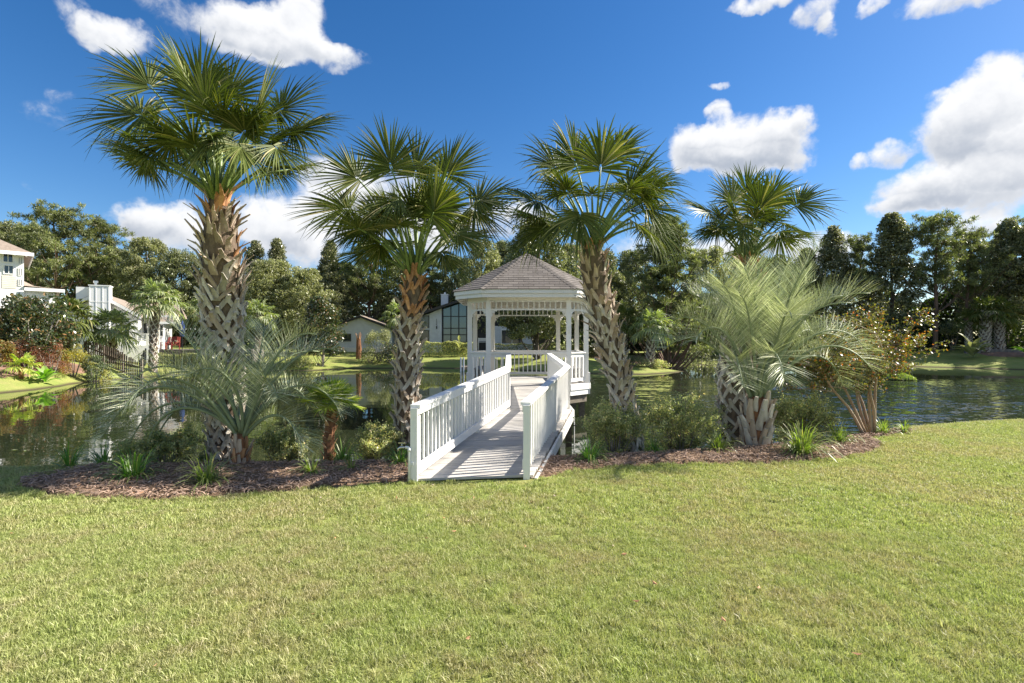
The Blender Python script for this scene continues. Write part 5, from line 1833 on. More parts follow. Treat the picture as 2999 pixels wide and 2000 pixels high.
# far shore palms
GP = 'smaller fan palms round the far shore'
def far_palm(label, px, base_py, d, crown_py, tr, Rr, pet, seed, mat='palmpale', nf=20, lean=(0, 0), boots=None, zoff=0.0, nseg=20, emin=-30):
    x = (px - 1500) / 1500 * d; z = gz(x, d) + zoff
    H = EYE - (crown_py - 1000) / 1500 * d - z
    return small_fan(label, Vector((x, d, z)), H, tr, nf, Rr, pet, seed, mat, GP, 'fibre', nseg, .5, 'palm tree', 'fan_palm', lean, boots, parts=False, emin=emin)


far_palm('silvery fan palm with a stout trunk in front of the chimney house porch', 447, 1015, 37.5, 885, .26, 1.05, .95, 501, nf=30, lean=(.3, 0), boots=.05)
far_palm('low bushy fan palm in front of the white chimney', 325, 1000, 37, 970, .3, 1.1, 1.0, 502, 'palmpale', nf=30)
far_palm('fan palm half hidden behind the magnolia shrub', 205, 1000, 35, 940, .25, 1.1, .9, 503, 'palm', nf=24)
far_palm('hazy fan palm just right of the tallest palm trunk, on the far shore', 757, 1030, 47, 925, .22, 1.0, .9, 504, nf=24)
far_palm('small fan palm left of the tallest palm trunk on the far shore', 600, 1030, 47, 905, .22, 1.0, .9, 510, nf=22)
far_palm('fan palm standing on the grassy point right of the gazebo', 1905, 1040, 42.5, 960, .28, 1.1, .95, 505, nf=28, lean=(.2, 0))
far_palm('darker fan palm behind the trunk of the leaning palm', 1828, 1050, 47, 945, .22, 1.0, .95, 506, 'palm', nf=22)
far_palm('left one of the three shaded palms on the right bank', 2838, 1040, 56, 945, .24, 1.0, .9, 507, 'palm', nf=18)
far_palm('thickest of the three shaded palms on the right bank', 2885, 1035, 55, 915, .36, 1.2, 1.1, 508, 'palm', nf=22, lean=(.3, 0))
far_palm('right one of the three shaded palms on the right bank', 2928, 1035, 55, 920, .32, 1.15, 1.1, 509, 'palm', nf=22)
far_palm('leafless-looking palm behind the small white house', 1165, 1000, 56, 925, .2, 1.1, 1.0, 511, 'palmpale', nf=18)
# the yellowing small fan palm on the left bank
bx = (62 - 1500) / 1500 * 27.6
small_fan('low fan palm with yellowing leaves on the left bank mulch', Vector((bx, 27.6, gz(bx, 27.6))), .62, .10, 9, .62, .42, 520, 'palmyellow', None, 'fibrered', 20, .5, 'small palm', emin=-20, parts=False)

# crownless palm stump
x = (1050 - 1500) / 1500 * 52; zb = gz(x, 52)
st = thing('palm_stump', 'crownless palm stump standing before the small white house', 'palm stump', (x, 52, zb))
mb = MB(); mb.tube([(0, 0, -.2), (.05, 0, 1.0), (.02, 0, 2.1)], [.28, .24, .2], 10, wob=.12); put('trunk', mb.mesh('trunk', M['fibrered']), st)
mb = MB()
for k in range(9):
    a = k * .7; mb.loft([(.02 + math.cos(a) * .12, math.sin(a) * .12, 1.7), (math.cos(a) * .3, math.sin(a) * .3, 2.5 + .1 * (k % 3))], [.12, .03], [.03, .02], [(math.cos(a), math.sin(a), 0)] * 2)
put('leaf_stubs', mb.mesh('leaf_stubs', M['boot_r']), st)


# broad-leaved plants: banana-like leaves, each one a part
def banana(label, px, d, n, L, mat, seed, H=.3):
    rng = np.random.default_rng(seed)
    x = (px - 1500) / 1500 * d; z = gz(x, d)
    root = thing('broad_leaved_plant', label, 'plant', (x, d, z))
    for i in range(n):
        a = i * 2.4; e = R(rng.uniform(25, 75)); ll = L * rng.uniform(.75, 1.1)
        dv = np.array([math.cos(a) * math.cos(e), math.sin(a) * math.cos(e), math.sin(e)]); sv = np.cross(dv, [0, 0, 1.0]); sv /= np.linalg.norm(sv)
        p = np.array([0, 0, H * rng.uniform(.2, 1)]); V = []
        for j in range(8):
            t_ = j / 7
            ww = L * .16 * math.sin(math.pi * min(1, max(.04, (t_ - .2) / .8 + .02)) ** .8) + .006
            up = np.cross(sv, dv)
            V += [p - sv * ww + up * ww * .35, p, p + sv * ww + up * ww * .35]
            dv = dv + np.array([0, 0, -.24 * (t_ + .2)]); dv /= np.linalg.norm(dv); p = p + dv * ll / 7
        F = []
        for j in range(7):
            q = j * 3; F += [(q, q + 1, q + 4, q + 3), (q + 1, q + 2, q + 5, q + 4)]
        put('leaf', arr_mesh('broad_leaf', np.array(V), np.array(F), M[mat]), root)
    return root


banana('bright green broad-leaved plant beside the yellowing small palm', 133, 28.2, 15, 1.0, 'bananaleaf', 601)
banana('dark blue-green broad-leaved plant on the right bank lawn', 2850, 51.5, 16, 2.1, 'oaklight', 602, .8)
banana('sunlit broad-leaved plant at the right edge of the far bank', 3010, 50, 10, 1.8, 'bananaleaf', 603, .6)
banana('spiky pot plant on the hedge by the modern house', 1345, 54, 10, .9, 'oaklight', 604, 1.6)

# little islet
xi, di = (2631 - 1500) / 1500 * 33.5, 33.5
isl = thing('islet', 'tiny grassy islet with stones and a dead trunk in the right part of the pond', 'islet', (xi, di, WATER))
V = []; F = []
nr, na = 6, 20
mb = MB()
for i in range(nr):
    for k in range(na):
        r = (1 - i / (nr - 1)) * 1.0 + .001; a = k / na * 6.283
        mb.v.append((math.cos(a) * r * (1 + .1 * math.sin(3 * a)), math.sin(a) * r * .8, -.15 + .5 * (1 - r ** 2)))
for i in range(nr - 1):
    for k in range(na):
        mb.f.append((i * na + k, i * na + (k + 1) % na, (i + 1) * na + (k + 1) % na, (i + 1) * na + k)); mb.m.append(0)
put('mound', mb.mesh('mound', M['ground'], True), isl)
rng = np.random.default_rng(5)
P = rng.uniform(-.95, .95, (1500, 3)); P = P[P[:, 0] ** 2 + P[:, 1] ** 2 < .9]; P[:, 2] = .40 * (1 - (P[:, 0] ** 2 + P[:, 1] ** 2)) + .02
V, F = leaves(P, .22, .035, .2, axis=rng.normal(0, .5, P.shape) + np.array([0, 0, 1]), rng=rng); go_ = put('grass', arr_mesh('islet_grass', V, F, M['lilypale']), isl); go_['kind'] = 'stuff'
mb = MB(); mb.tube([(.05, 0, 0), (.03, 0, .6), (.06, .05, 1.35), (.2, .1, 2.0)], [.16, .13, .12, .04], 8, wob=.1); put('trunk', mb.mesh('trunk', M['bark']), isl)
for k in range(7):
    a = 3.4 + k * .42; mb = MB(); r = random.uniform(.10, .2)
    mb.tube([(0, 0, -r * .6), (0, 0, -r * .2), (0, 0, r * .3), (0, 0, r * .6)], [r * .7, r * 1.1, r * .9, r * .35], 7, wob=.15)
    put('stone', mb.mesh('stone', M['stone']), isl, (math.cos(a) * .75, math.sin(a) * .6, .1))

# far mulch patches draped on the banks
def px_poly(pts):
    out = []
    for (px, py, d) in pts:
        out.append(((px - 1500) / 1500 * d, d))
    return out
M['straw'] = mat_basic('pine_straw', (.25, .15, .105), .95, .2, 2.5, .8, 18, col2=(.15, .09, .06))
tag(patch('mulch_bank', [(-30.5, 26.6), (-26.6, 26.8), (-26.9, 29), (-27.6, 31.5), (-26.9, 33.9), (-31, 34.5), (-36, 33), (-36, 27)], .8, .7, M['straw'], .08, .05, .1), kind='structure')
tag(patch('straw_patch', [(8.5, 50.5), (15.8, 53.0), (19, 55.5), (17, 58.5), (8.5, 58)], .8, .7, M['straw'], .08, .05, .1), kind='structure')
tag(patch('mulch_slope', [(48, 51.5), (56, 48.5), (70, 45), (74, 50), (58, 55), (50, 55)], 1.0, .9, M['straw'], .08, .05, .1), kind='structure')
# low curb wall behind the right slope
mb = MB(); mb.beam((49, 55.4, gz(52, 55.4) + .1), (72, 51.0, gz(66, 51) + .1), .3, .5); cw = put('garden_wall', mb.mesh('garden_wall', M['stone']))
tag(cw, 'low grey garden wall behind the shaded mulch slope on the right bank', 'garden wall')
# floating leaves
for i, (px, py) in enumerate([(2850, 1216), (2702, 1237), (2836, 1236), (2590, 1213), (2980, 1190), (2890, 1110), (2926, 1093), (2680, 1180), (2950, 1085), (20, 1322), (2530, 1107), (2620, 1109)]):
    x, y = gxy(px, py, WATER)
    n = 3
    P = rng.normal(0, .05 + .004 * y, (n, 3)) * np.array([2.2, 1, 0]); P[:, 2] = .006
    V, F = leaves(P, .10 + .003 * y, .06, 6, axis=rng.normal(0, 1, (n, 3)) * np.array([1, 1, 0]), rng=rng)
    o = put('floating_leaves', arr_mesh('floating_leaves', V, F, M['palmpale']), None, (x, y, WATER + .005))
    tag(o, 'scattered pale leaves floating on the pond', kind='stuff')

# ------------------------------------------------------------------ buildings
def window(parent, cx, cz, y, w_, h_, nx_=1, nz_=1, frame='white', fw=.07, out=-1, glass='glass'):
    """window on a wall facing -Y: frame bars and one pane per light"""
    fr = MB()
    x0, x1, z0, z1 = cx - w_ / 2, cx + w_ / 2, cz - h_ / 2, cz + h_ / 2
    a, b = y - .06, y - .004
    fr.box((x0 - fw, a, z0 - fw), (x1 + fw, b, z0)); fr.box((x0 - fw, a, z1), (x1 + fw, b, z1 + fw))
    fr.box((x0 - fw, a, z0 + .001), (x0, b, z1 - .001)); fr.box((x1, a, z0 + .001), (x1 + fw, b, z1 - .001))
    for i in range(1, nx_):
        x = x0 + w_ * i / nx_; fr.box((x - fw * .35, a + .01, z0 + .001), (x + fw * .35, b, z1 - .001))
    for i in range(1, nz_):
        z = z0 + h_ * i / nz_; fr.box((x0 + .001, a + .013, z - fw * .35), (x1 - .001, b, z + fw * .35))
    wo_ = put('window', fr.mesh('window_frame', M[frame]), parent)
    for i in range(nx_):
        for j in range(nz_):
            mb = MB(); mb.box((x0 + w_ * i / nx_ + fw * .3, b - .02, z0 + h_ * j / nz_ + fw * .3), (x0 + w_ * (i + 1) / nx_ - fw * .3, b - .003, z0 + h_ * (j + 1) / nz_ - fw * .3))
            put('pane', mb.mesh('pane', M[glass]), wo_)
    return wo_


def prism_roof(parent, pts_front, y0, y1, th, mat='roofbrown', trim='white', name='roof'):
    """sloping slabs following the polyline pts_front [(x,z)...] swept from y0 to y1, with a trim board along the front edge"""
    for (xa, za), (xb, zb) in zip(pts_front[:-1], pts_front[1:]):
        mb = MB(); V = [(xa, y0, za), (xb, y0, zb), (xb, y1, zb), (xa, y1, za), (xa, y0, za + th), (xb, y0, zb + th), (xb, y1, zb + th), (xa, y1, za + th)]
        mb.add(V, [(0, 3, 2, 1), (4, 5, 6, 7), (0, 1, 5, 4), (1, 2, 6, 5), (2, 3, 7, 6), (3, 0, 4, 7)])
        r = put(name, mb.mesh(name, M[mat]), parent)
        mb = MB(); V = [(xa, y0 - .05, za - th * .9), (xb, y0 - .05, zb - th * .9), (xb, y0 - .003, zb - th * .9), (xa, y0 - .003, za - th * .9), (xa, y0 - .05, za + th * .8), (xb, y0 - .05, zb + th * .8), (xb, y0 - .003, zb + th * .8), (xa, y0 - .003, za + th * .8)]
        mb.add(V, [(0, 3, 2, 1), (4, 5, 6, 7), (0, 1, 5, 4), (1, 2, 6, 5), (2, 3, 7, 6), (3, 0, 4, 7)])
        put('barge_board', mb.mesh('barge_board', M[trim]), r)


def wall_poly(parent, pts, y, depth, mat, name='wall'):
    n_ = len(pts); mb = MB()
    V = [(x, y, z) for x, z in pts] + [(x, y + depth, z) for x, z in pts]
    F = [tuple(range(n_)), tuple(range(n_, 2 * n_))[::-1]] + [(k, (k + 1) % n_, (k + 1) % n_ + n_, k + n_)[::-1] for k in range(n_)]
    mb.add(V, F); return put(name, mb.mesh(name, M[mat]), parent)


def PX(px, py, d):
    v = at(px, py, d); return v.x, v.z


def local_px(ox, oy, th):
    """like PX, for a house standing at ox, oy turned by th: the local x and z seen at a pixel on the plane local y = yl"""
    c_, s_ = math.cos(th), math.sin(th)
    def f(px, py, yl):
        u_ = (px - 1500) / 1500
        xl = (u_ * (oy + c_ * yl) - ox + s_ * yl) / (c_ - u_ * s_)
        return xl, EYE - (py - 1000) / 1500 * (oy + s_ * xl + c_ * yl)
    return f


# two-storey house at the left edge
PXW = PX
ox_, oy_ = PX(70, 0, 38)[0], 38.0
PX = local_px(ox_, oy_, R(45))
d = 0.0
ho = thing('two_storey_house', 'two-storey white house with a brown roof cut off by the left edge', 'house', (ox_, oy_, 0), R(45))
x1, zt = PX(70, 735, d)
zb = 1.0
xw = -9.0
wall_poly(ho, [(xw, zb), (x1, zb), (x1, zt), (xw, zt)], d, 9, 'siding')
ex, ez = PX(97, 742, d - .7)
hx, hz = PX(-140, 640, d + 3)
mb = MB()
E = [(ex, d - .75, ez), (ex, d + 9.6, ez), (xw, d + 9.6, ez), (xw, d - .75, ez)]
A_ = [(ex - 4.8, d + 4.4, ez + 2.9), (xw, d + 4.4, ez + 2.9)]
mb.add(E + A_, [(0, 1, 4), (3, 0, 4, 5), (1, 2, 5, 4), (0, 3, 2, 1)])
rf = put('roof', mb.mesh('roof', M['roofbrown']), ho)
mb = MB(); mb.box((xw, d - .80, ez - .22), (ex + .04, d - .755, ez + .03)); mb.box((ex + .005, d - .75, ez - .22), (ex + .05, d + 9.6, ez + .03)); put('fascia', mb.mesh('fascia', M['siding']), rf)
mb = MB(); mb.box((xw, d - .75, ez - .05), (ex, d + .0, ez - .01)); put('soffit', mb.mesh('soffit', M['siding']), rf)
for k in range(7):
    xx = ex - .35 - k * .62
    mb = MB(); mb.box((xx - .05, d - .72, ez - .22), (xx + .05, d - .01, ez - .07)); put('bracket', mb.mesh('bracket', M['siding']), ho)
def wpx(parent, px0, py0, px1, py1, d, nx_, nz_, frame='white', fw=.06, glass='glass'):
    xa, za = PX(px0, py1, d); xb, zb_ = PX(px1, py0, d)
    window(parent, (xa + xb) / 2, (za + zb_) / 2, d, xb - xa, zb_ - za, nx_, nz_, frame, fw, glass)
M['curtain'], t_, b_ = new_mat('curtained_glass'); b_.inputs['Base Color'].default_value = (.32, .35, .36, 1); b_.inputs['Roughness'].default_value = .12
wpx(ho, 10, 743, 37, 766, d, 2, 1, glass='curtain'); wpx(ho, 13, 779, 38, 800, d, 2, 1, glass='curtain')
for (a0, b0_) in ((754, 772), (786, 806), (818, 836)):
    wpx(ho, 55, a0, 57.5, b0_, d, 1, 1, fw=.03); wpx(ho, 61, a0, 63.5, b0_, d, 1, 1, fw=.03)
xa, za = PX(5, 843, d - .03); xb, zb2 = PX(48, 808, d - .03)
for k in range(7):
    h_ = (zb2 - za) / 7
    mb = MB(); mb.box((xa, d - .03, za + k * h_), (xb, d - .004, za + (k + 1) * h_ - .012)); put('siding_board', mb.mesh('siding_board', M['beige']), ho)
# lower wing roof
xa, za = PX(70, 818, d + 3); xb, zb2 = PX(184, 852, d + 1)
mb = MB(); mb.add([(x1 + .01, d - .2, zb2 + .15), (xb, d - .2, zb2), (xb, d + 8, zb2), (x1 + .01, d + 8, zb2 + .15), (x1 + .01, d + 4, za), (xb - 2.0, d + 4, za - .35)], [(0, 1, 5, 4), (1, 2, 5), (2, 3, 4, 5), (0, 3, 2, 1)])
rf2 = put('roof', mb.mesh('roof', M['roofbrown']), ho)
mb = MB(); mb.box((x1 + .02, d - .26, zb2 - .2), (xb + .04, d - .205, zb2 + .03)); put('fascia', mb.mesh('fascia', M['siding']), rf2)
mb = MB(); mb.box((x1 + .01, d + .3, zb), (xb - .5, d + 7.6, zb2 - .01)); put('wall', mb.mesh('wall', M['siding']), ho)

# chimney house
ox_, oy_ = PXW(405, 0, 41)[0], 41.0
PX = local_px(ox_, oy_, R(27))
d = 0.0
hb = thing('chimney_house', 'single-storey white house with a tall white panelled chimney and brown roof', 'house', (ox_, oy_, 0), R(27))
zb = .9
xl, zl = PX(178, 893, d); xp, zp = PX(292, 862, d); xr, zr = PX(418, 930, d)
xr2 = PX(405, 930, d)[0]
wall_poly(hb, [(PX(195, 0, d)[0], zb), (xr2, zb), (xr2, zr - .1), (xp, zp - .15), (PX(195, 0, d)[0], PX(0, 905, d)[1])], d, 8, 'siding')
prism_roof(hb, [(PX(168, 0, d)[0], PX(0, 915, d)[1]), (xp, zp)], d - .6, d + 9, .16)
prism_roof(hb, [(xp, zp), (xr, zr)], d - .6, d + 9, .16)
# wing roof to the right
xa, za = PX(345, 885, d + 4); xb, zb2 = PX(523, 926, d + 1.5)
mb = MB(); V = [(xr - 1.2, d + 1.2, zb2), (xb, d + 1.2, zb2), (xb - .3, d + 5.2, za), (xp, d + 5.2, za), (xb, d + 9, zb2), (xp, d + 9, zb2)]
mb.add(V, [(0, 1, 2, 3), (3, 2, 4, 5), (1, 4, 2)]); rw = put('roof', mb.mesh('roof', M['roofbrown']), hb)
mb = MB(); mb.box((xr - 1.2, d + 1.14, zb2 - .18), (xb + .03, d + 1.195, zb2 + .04)); put('fascia', mb.mesh('fascia', M['siding']), rw)
mb = MB(); mb.box((xr2 - .2, d + 2.4, zb), (PX(475, 0, d + 2)[0], d + 8, zb2)); put('wall', mb.mesh('wall', M['siding']), hb)
# small porch roof below
xa, za = PX(452, 931, d); xb, zb3 = PX(516, 944, d)
mb = MB(); mb.add([(xa, d - .8, zb3), (xb, d - .8, zb3), (xb - .4, d + 1.1, zb3 + .45), (xa, d + 1.1, zb3 + .45)], [(0, 1, 2, 3)]); rp = put('porch_roof', mb.mesh('porch_roof', M['roofbrown']), hb)
mb = MB(); mb.box((xa, d - .86, zb3 - .16), (xb + .03, d - .81, zb3 + .02)); put('fascia', mb.mesh('fascia', M['siding']), rp)
# chimney
dc = d - .95
cx0, ct = PX(261, 836, dc); cx1, _ = PX(320, 836, dc)
mb = MB(); mb.box((cx0, dc, zb), (cx1, d - .005, ct)); ch = put('chimney', mb.mesh('chimney', M['siding']), hb)
mb = MB(); mb.box((cx0 - .9, dc + .5, PX(0, 872, dc)[1]), (cx0 - .004, d + .9, ct - .08)); put('flue_box', mb.mesh('flue_box', M['siding']), ch)
mb = MB(); mb.box((cx0 - .05, dc - .05, ct), (cx1 + .05, d + .1, ct + .07)); put('cap', mb.mesh('cap', M['siding']), ch)
fx, fz = PX(281, 823, dc + .5); mb = MB(); mb.tube([(fx, dc + .5, ct + .07), (fx, dc + .5, ct + .25), (fx, dc + .5, ct + .25), (fx, dc + .5, ct + .42)], [.08, .08, .15, .15], 10); put('flue', mb.mesh('flue', M['chrome']), ch)
for k in (0, 1, 2, 3):
    xx = cx0 + (cx1 - cx0) * k / 3
    mb = MB(); mb.box((xx - .025 + (.025 if k == 0 else 0) - (.025 if k == 3 else 0), dc - .022, zb), (xx + .025 + (.025 if k == 0 else 0) - (.025 if k == 3 else 0), dc - .001, ct - .01)); put('batten', mb.mesh('batten', M['siding']), ch)
for py in (875, 910, 950):
    zz_ = PX(0, py, dc)[1]; mb = MB(); mb.box((cx0, dc - .03, zz_ - .02), (cx1, dc - .023, zz_ + .02)); put('batten', mb.mesh('batten', M['siding']), ch)
wpx(hb, 404, 946, 432, 976, d + 2.39, 2, 1); wpx(hb, 338, 950, 380, 985, d, 2, 1)
wpx(hb, 455, 952, 478, 984, d + 2.39, 2, 1)
# porch: posts, rails
dpz = PX(0, 1012, d - 1.5)[1]
mb = MB(); mb.box((PX(380, 0, d)[0], d - 2.2, .3), (PX(466, 0, d)[0], d - .01, dpz)); put('porch_floor', mb.mesh('porch_floor', M['siding']), hb)
for px in (384, 400, 432, 465):
    x, _ = PX(px, 0, d - 2.1); mb = MB(); mb.box((x - .07, d - 2.2, dpz), (x + .07, d - 2.06, (PX(0, 975, d - 2.1)[1] if px < 460 else PX(0, 945, d - 2.1)[1]))); put('porch_post', mb.mesh('porch_post', M['white']), hb)
for py in (976, 983, 990, 997):
    z = PX(0, py, d - 2.1)[1]; mb = MB(); mb.box((PX(384, 0, d - 2.1)[0], d - 2.17, z - .035), (PX(465, 0, d - 2.1)[0], d - 2.1, z + .035)); put('rail', mb.mesh('rail', M['white']), hb)
PX = PXW
d = 41.0
# string of bulbs
pts = [at(432 + k * 14, 955 + 10 * math.sin(k * .5) * (k < 7) + (6 if k > 6 else 0), d - 1.5) for k in range(13)]
sl = thing('string_lights', 'sagging string of small white bulbs over the porch of the chimney house', 'string lights', (0, 0, 0))
mb = MB(); mb.tube(pts, .012, 4); put('wire', mb.mesh('wire', M['black']), sl)
mb = MB()
for p in pts: mb.tube([p + Vector((0, 0, -.02)), p + Vector((0, 0, -.07)), p + Vector((0, 0, -.12))], [.02, .045, .02], 6)
put('bulbs', mb.mesh('bulbs', M['white']), sl)['kind'] = 'stuff'
# closed blue parasol, chairs
dq = 43.5
x, z0 = PX(534, 1000, dq); _, z1 = PX(534, 937, dq)
um = thing('parasol', 'closed navy blue parasol on the patio right of the chimney house', 'parasol', (x, dq, gz(x, dq)))
gz0 = 1.25; um.location.z = gz0
mb = MB(); mb.tube([(0, 0, 0), (0, 0, z1 - gz0)], [.03, .03], 6); put('pole', mb.mesh('pole', M['black']), um)
mb = MB(); mb.tube([(0, 0, PX(0, 985, dq)[1] - gz0), (0, 0, PX(0, 968, dq)[1] - gz0), (0, 0, PX(0, 950, dq)[1] - gz0), (0, 0, z1 - gz0 + .05)], [.14, .22, .17, .02], 10, wob=.12); put('canopy', mb.mesh('canopy', M['blue']), um)
for i, (px, lab) in enumerate([(487, 'red slatted garden chair nearest the porch of the chimney house'), (515, 'second red slatted garden chair, left of the blue parasol')]):
    x = PX(px, 0, 43.2)[0]; zc = 1.25
    c_ = thing('garden_chair', lab, 'chair', (x, 43.2, zc), R(-20 + 50 * i), 'red garden chairs on the patio')
    mb = MB(); mb.box((-.28, -.3, .36), (.28, .25, .41)); put('seat', mb.mesh('seat', M['redpaint']), c_)
    for k in range(5):
        mb = MB(); xx = -.24 + k * .12; mb.beam((xx, .22, .4), (xx * 1.15, .42, 1.05 + .08 * (1 - abs(k - 2) / 2)), .09, .02, up=(0, 1, .3)); put('slat', mb.mesh('slat', M['redpaint']), c_)
    for sx_ in (-.27, .27):
        mb = MB(); mb.box((sx_ - .03, -.3, 0), (sx_ + .03, -.24, .58)); put('leg', mb.mesh('leg', M['redpaint']), c_)
        mb = MB(); mb.box((sx_ - .03, .2, 0), (sx_ + .03, .26, .58)); put('leg', mb.mesh('leg', M['redpaint']), c_)
        mb = MB(); mb.box((sx_ - .07, -.34, .581), (sx_ + .07, .3, .61)); put('armrest', mb.mesh('armrest', M['redpaint']), c_)
mb = MB(); mb.box((-31.5, 42.6, .0), (-23.0, 47.5, 1.25)); tag(put('patio', mb.mesh('patio', M['stone'])), kind='structure')

# small white gabled house
d = 60.0
hc = thing('small_white_house', 'small white gabled house with one window on the far shore', 'house', (0, 0, 0))
x0, zA = PX(960, 962, d); xp, zp = PX(1058, 927, d); x2, z2 = PX(1148, 962, d)
z0 = .4
wall_poly(hc, [(x0, z0), (x2, z0), (x2, z2), (xp, zp - .12), (x0, zA)], d, 10, 'stucco')
mb = MB(); mb.box((x0 - .02, d - .06, z0), (x2 + .02, d - .004, PX(0, 1018, d)[1])); put('plinth', mb.mesh('plinth', M['cream']), hc)
prism_roof(hc, [(x0 - .8, zA - .28), (xp, zp)], d - .5, d + 10.5, .14, trim='darktrim'); prism_roof(hc, [(xp, zp), (x2 + .8, z2 - .30)], d - .5, d + 10.5, .14, trim='darktrim')
wpx(hc, 1004, 979, 1027, 998, d, 1, 2, 'darktrim', .07)
# modern house
d = 60.0
hm = thing('modern_house', 'modern white house with a dark mono-pitch roof, big gridded glass wall and vertical number 132', 'house', (0, 0, 0))
xa, _ = PX(1232, 0, d); xb, _ = PX(1294, 0, d); xc, _ = PX(1392, 0, d)
def zz(py): return PX(0, py, d)[1]
z0 = .3
wall_poly(hm, [(PX(1258, 0, d)[0], z0), (xb, z0), (xb, zz(903)), (PX(1258, 0, d)[0], zz(918))], d, 12, 'stucco')
wall_poly(hm, [(xa - 2, z0), (PX(1258, 0, d)[0] - .003, z0), (PX(1258, 0, d)[0] - .003, zz(918)), (xa - 2, zz(938))], d + .25, 11, 'stucco')
wpx(hm, 1228, 926, 1256, 958, d + .24, 1, 1, 'darktrim', .07); wpx(hm, 1228, 968, 1256, 1000, d + .24, 1, 1, 'darktrim', .07)
mb = MB(); mb.box((xb + .003, d + .5, z0), (PX(1462, 0, d)[0], d + 12, zz(905))); put('wall', mb.mesh('wall', M['darktrim']), hm)
# roof slab rising to the right
mb = MB(); V = [(xa - 2.6, d - .8, zz(945)), (PX(1400, 0, d)[0], d - .8, zz(868)), (PX(1400, 0, d)[0], d + 12, zz(868)), (xa - 2.6, d + 12, zz(945))]
V2 = [(x, y, z + .28) for x, y, z in V]
mb.add(V + V2, [(0, 3, 2, 1), (4, 5, 6, 7), (0, 1, 5, 4), (1, 2, 6, 5), (2, 3, 7, 6), (3, 0, 4, 7)]); rfm = put('roof', mb.mesh('roof', M['darktrim']), hm)
mb = MB(); V = [(PX(1400, 0, d)[0], d - .8, zz(868)), (PX(1640, 0, d)[0], d - .8, zz(930)), (PX(1640, 0, d)[0], d + 12, zz(930)), (PX(1400, 0, d)[0], d + 12, zz(868))]
V2 = [(x, y, z + .28) for x, y, z in V]
mb.add(V + V2, [(0, 3, 2, 1), (4, 5, 6, 7), (0, 1, 5, 4), (1, 2, 6, 5), (2, 3, 7, 6), (3, 0, 4, 7)]); put('roof', mb.mesh('roof', M['darktrim']), hm)
c0, c1_ = PX(1292, 0, d + 1)[0], PX(1312, 0, d + 1)[0]
mb = MB(); mb.box((c0, d + 1, zz(915)), (c1_, d + 2, PX(0, 863, d + 1)[1])); chm = put('chimney', mb.mesh('chimney', M['stucco']), hm)
mb = MB(); mb.box((c0 - .05, d + .95, PX(0, 863, d + 1)[1]), (c1_ + .05, d + 2.05, PX(0, 861, d + 1)[1])); put('cap', mb.mesh('cap', M['siding']), chm)
mb = MB(); mb.tube([((c0 + c1_) / 2, d + 1.5, PX(0, 861, d + 1)[1]), ((c0 + c1_) / 2, d + 1.5, PX(0, 855, d + 1)[1])], .12, 8); put('flue', mb.mesh('flue', M['siding']), chm)
# gridded glass wall, every pane a piece; heights follow the roof
gx0, gx1 = xb + .10, PX(1390, 0, d)[0]
gw = MB(); cols = 4; rows = [zz(1003), zz(980), zz(961), zz(926)]
M['bigglass'], t_, b_ = new_mat('reflecting_glass'); b_.inputs['Base Color'].default_value = (.10, .15, .18, 1); b_.inputs['Roughness'].default_value = .03; b_.inputs['Specular IOR Level'].default_value = 1.0; b_.inputs['Metallic'].default_value = .35
def rz_(x): return zz(945) + (zz(868) - zz(945)) * (x - (xa - 2.6)) / (PX(1400, 0, d)[0] - (xa - 2.6)) - .05
for i in range(cols + 1):
    x = gx0 + (gx1 - gx0) * i / cols; gw.box((x - .06, d + .30, z0), (x + .06, d + .42, rz_(x)))
for z in rows: gw.box((gx0 + .061, d + .31, z - .05), (gx1 - .061, d + .41, z + .05))
gwo = put('glass_wall', gw.mesh('glass_wall_frame', M['black']), hm)
for i in range(cols):
    xa_, xb_ = gx0 + (gx1 - gx0) * i / cols + .05, gx0 + (gx1 - gx0) * (i + 1) / cols - .05
    for a_, b2 in zip(rows, rows[1:] + [None]):
        zt0, zt1 = (b2 - .03, b2 - .03) if b2 else (rz_(xa_) - .02, rz_(xb_) - .02)
        mb = MB(); mb.add([(xa_, d + .36, a_ + .03), (xb_, d + .36, a_ + .03), (xb_, d + .36, zt1), (xa_, d + .36, zt0)], [(0, 1, 2, 3)]); put('pane', mb.mesh('pane', M['bigglass']), gwo)
# white block with sliding doors seen through the gazebo
bx0, bx1 = PX(1440, 0, d)[0], PX(1560, 0, d)[0]
mb = MB(); mb.box((bx0, d - .5, z0), (bx1, d + 8, zz(955))); put('wall', mb.mesh('wall', M['stucco']), hm)
window(hm, (PX(1470, 0, d)[0] + PX(1530, 0, d)[0]) / 2, (zz(967) + zz(1006)) / 2, d - .5, PX(1530, 0, d)[0] - PX(1470, 0, d)[0], zz(967) - zz(1006), 2, 1, 'white', .09)
# house number 1 3 2, one above the other, and a lamp
try:
    for k, chh in enumerate('132'):
        cu = bpy.data.curves.new('numeral', 'FONT'); cu.body = chh; cu.size = .42; cu.extrude = .01; cu.align_x = 'CENTER'
        xq, zq = PX(1279, 941 + 8 * k, d)
        tmp = bpy.data.objects.new('numeral_curve', cu)
        me_ = bpy.data.meshes.new_from_object(tmp); bpy.data.objects.remove(tmp)
        me_.materials.clear(); me_.materials.append(M['black'])
        put('numeral', me_, hm, (xq, d - .025, zq), (R(90), 0, 0))
except Exception as e_:
    print('text', e_)
xq, zq = PX(1279.5, 959, d); mb = MB(); mb.box((xq - .06, d - .12, zq - .16), (xq + .06, d - .002, zq + .16)); put('wall_lamp', mb.mesh('wall_lamp', M['black']), hm)
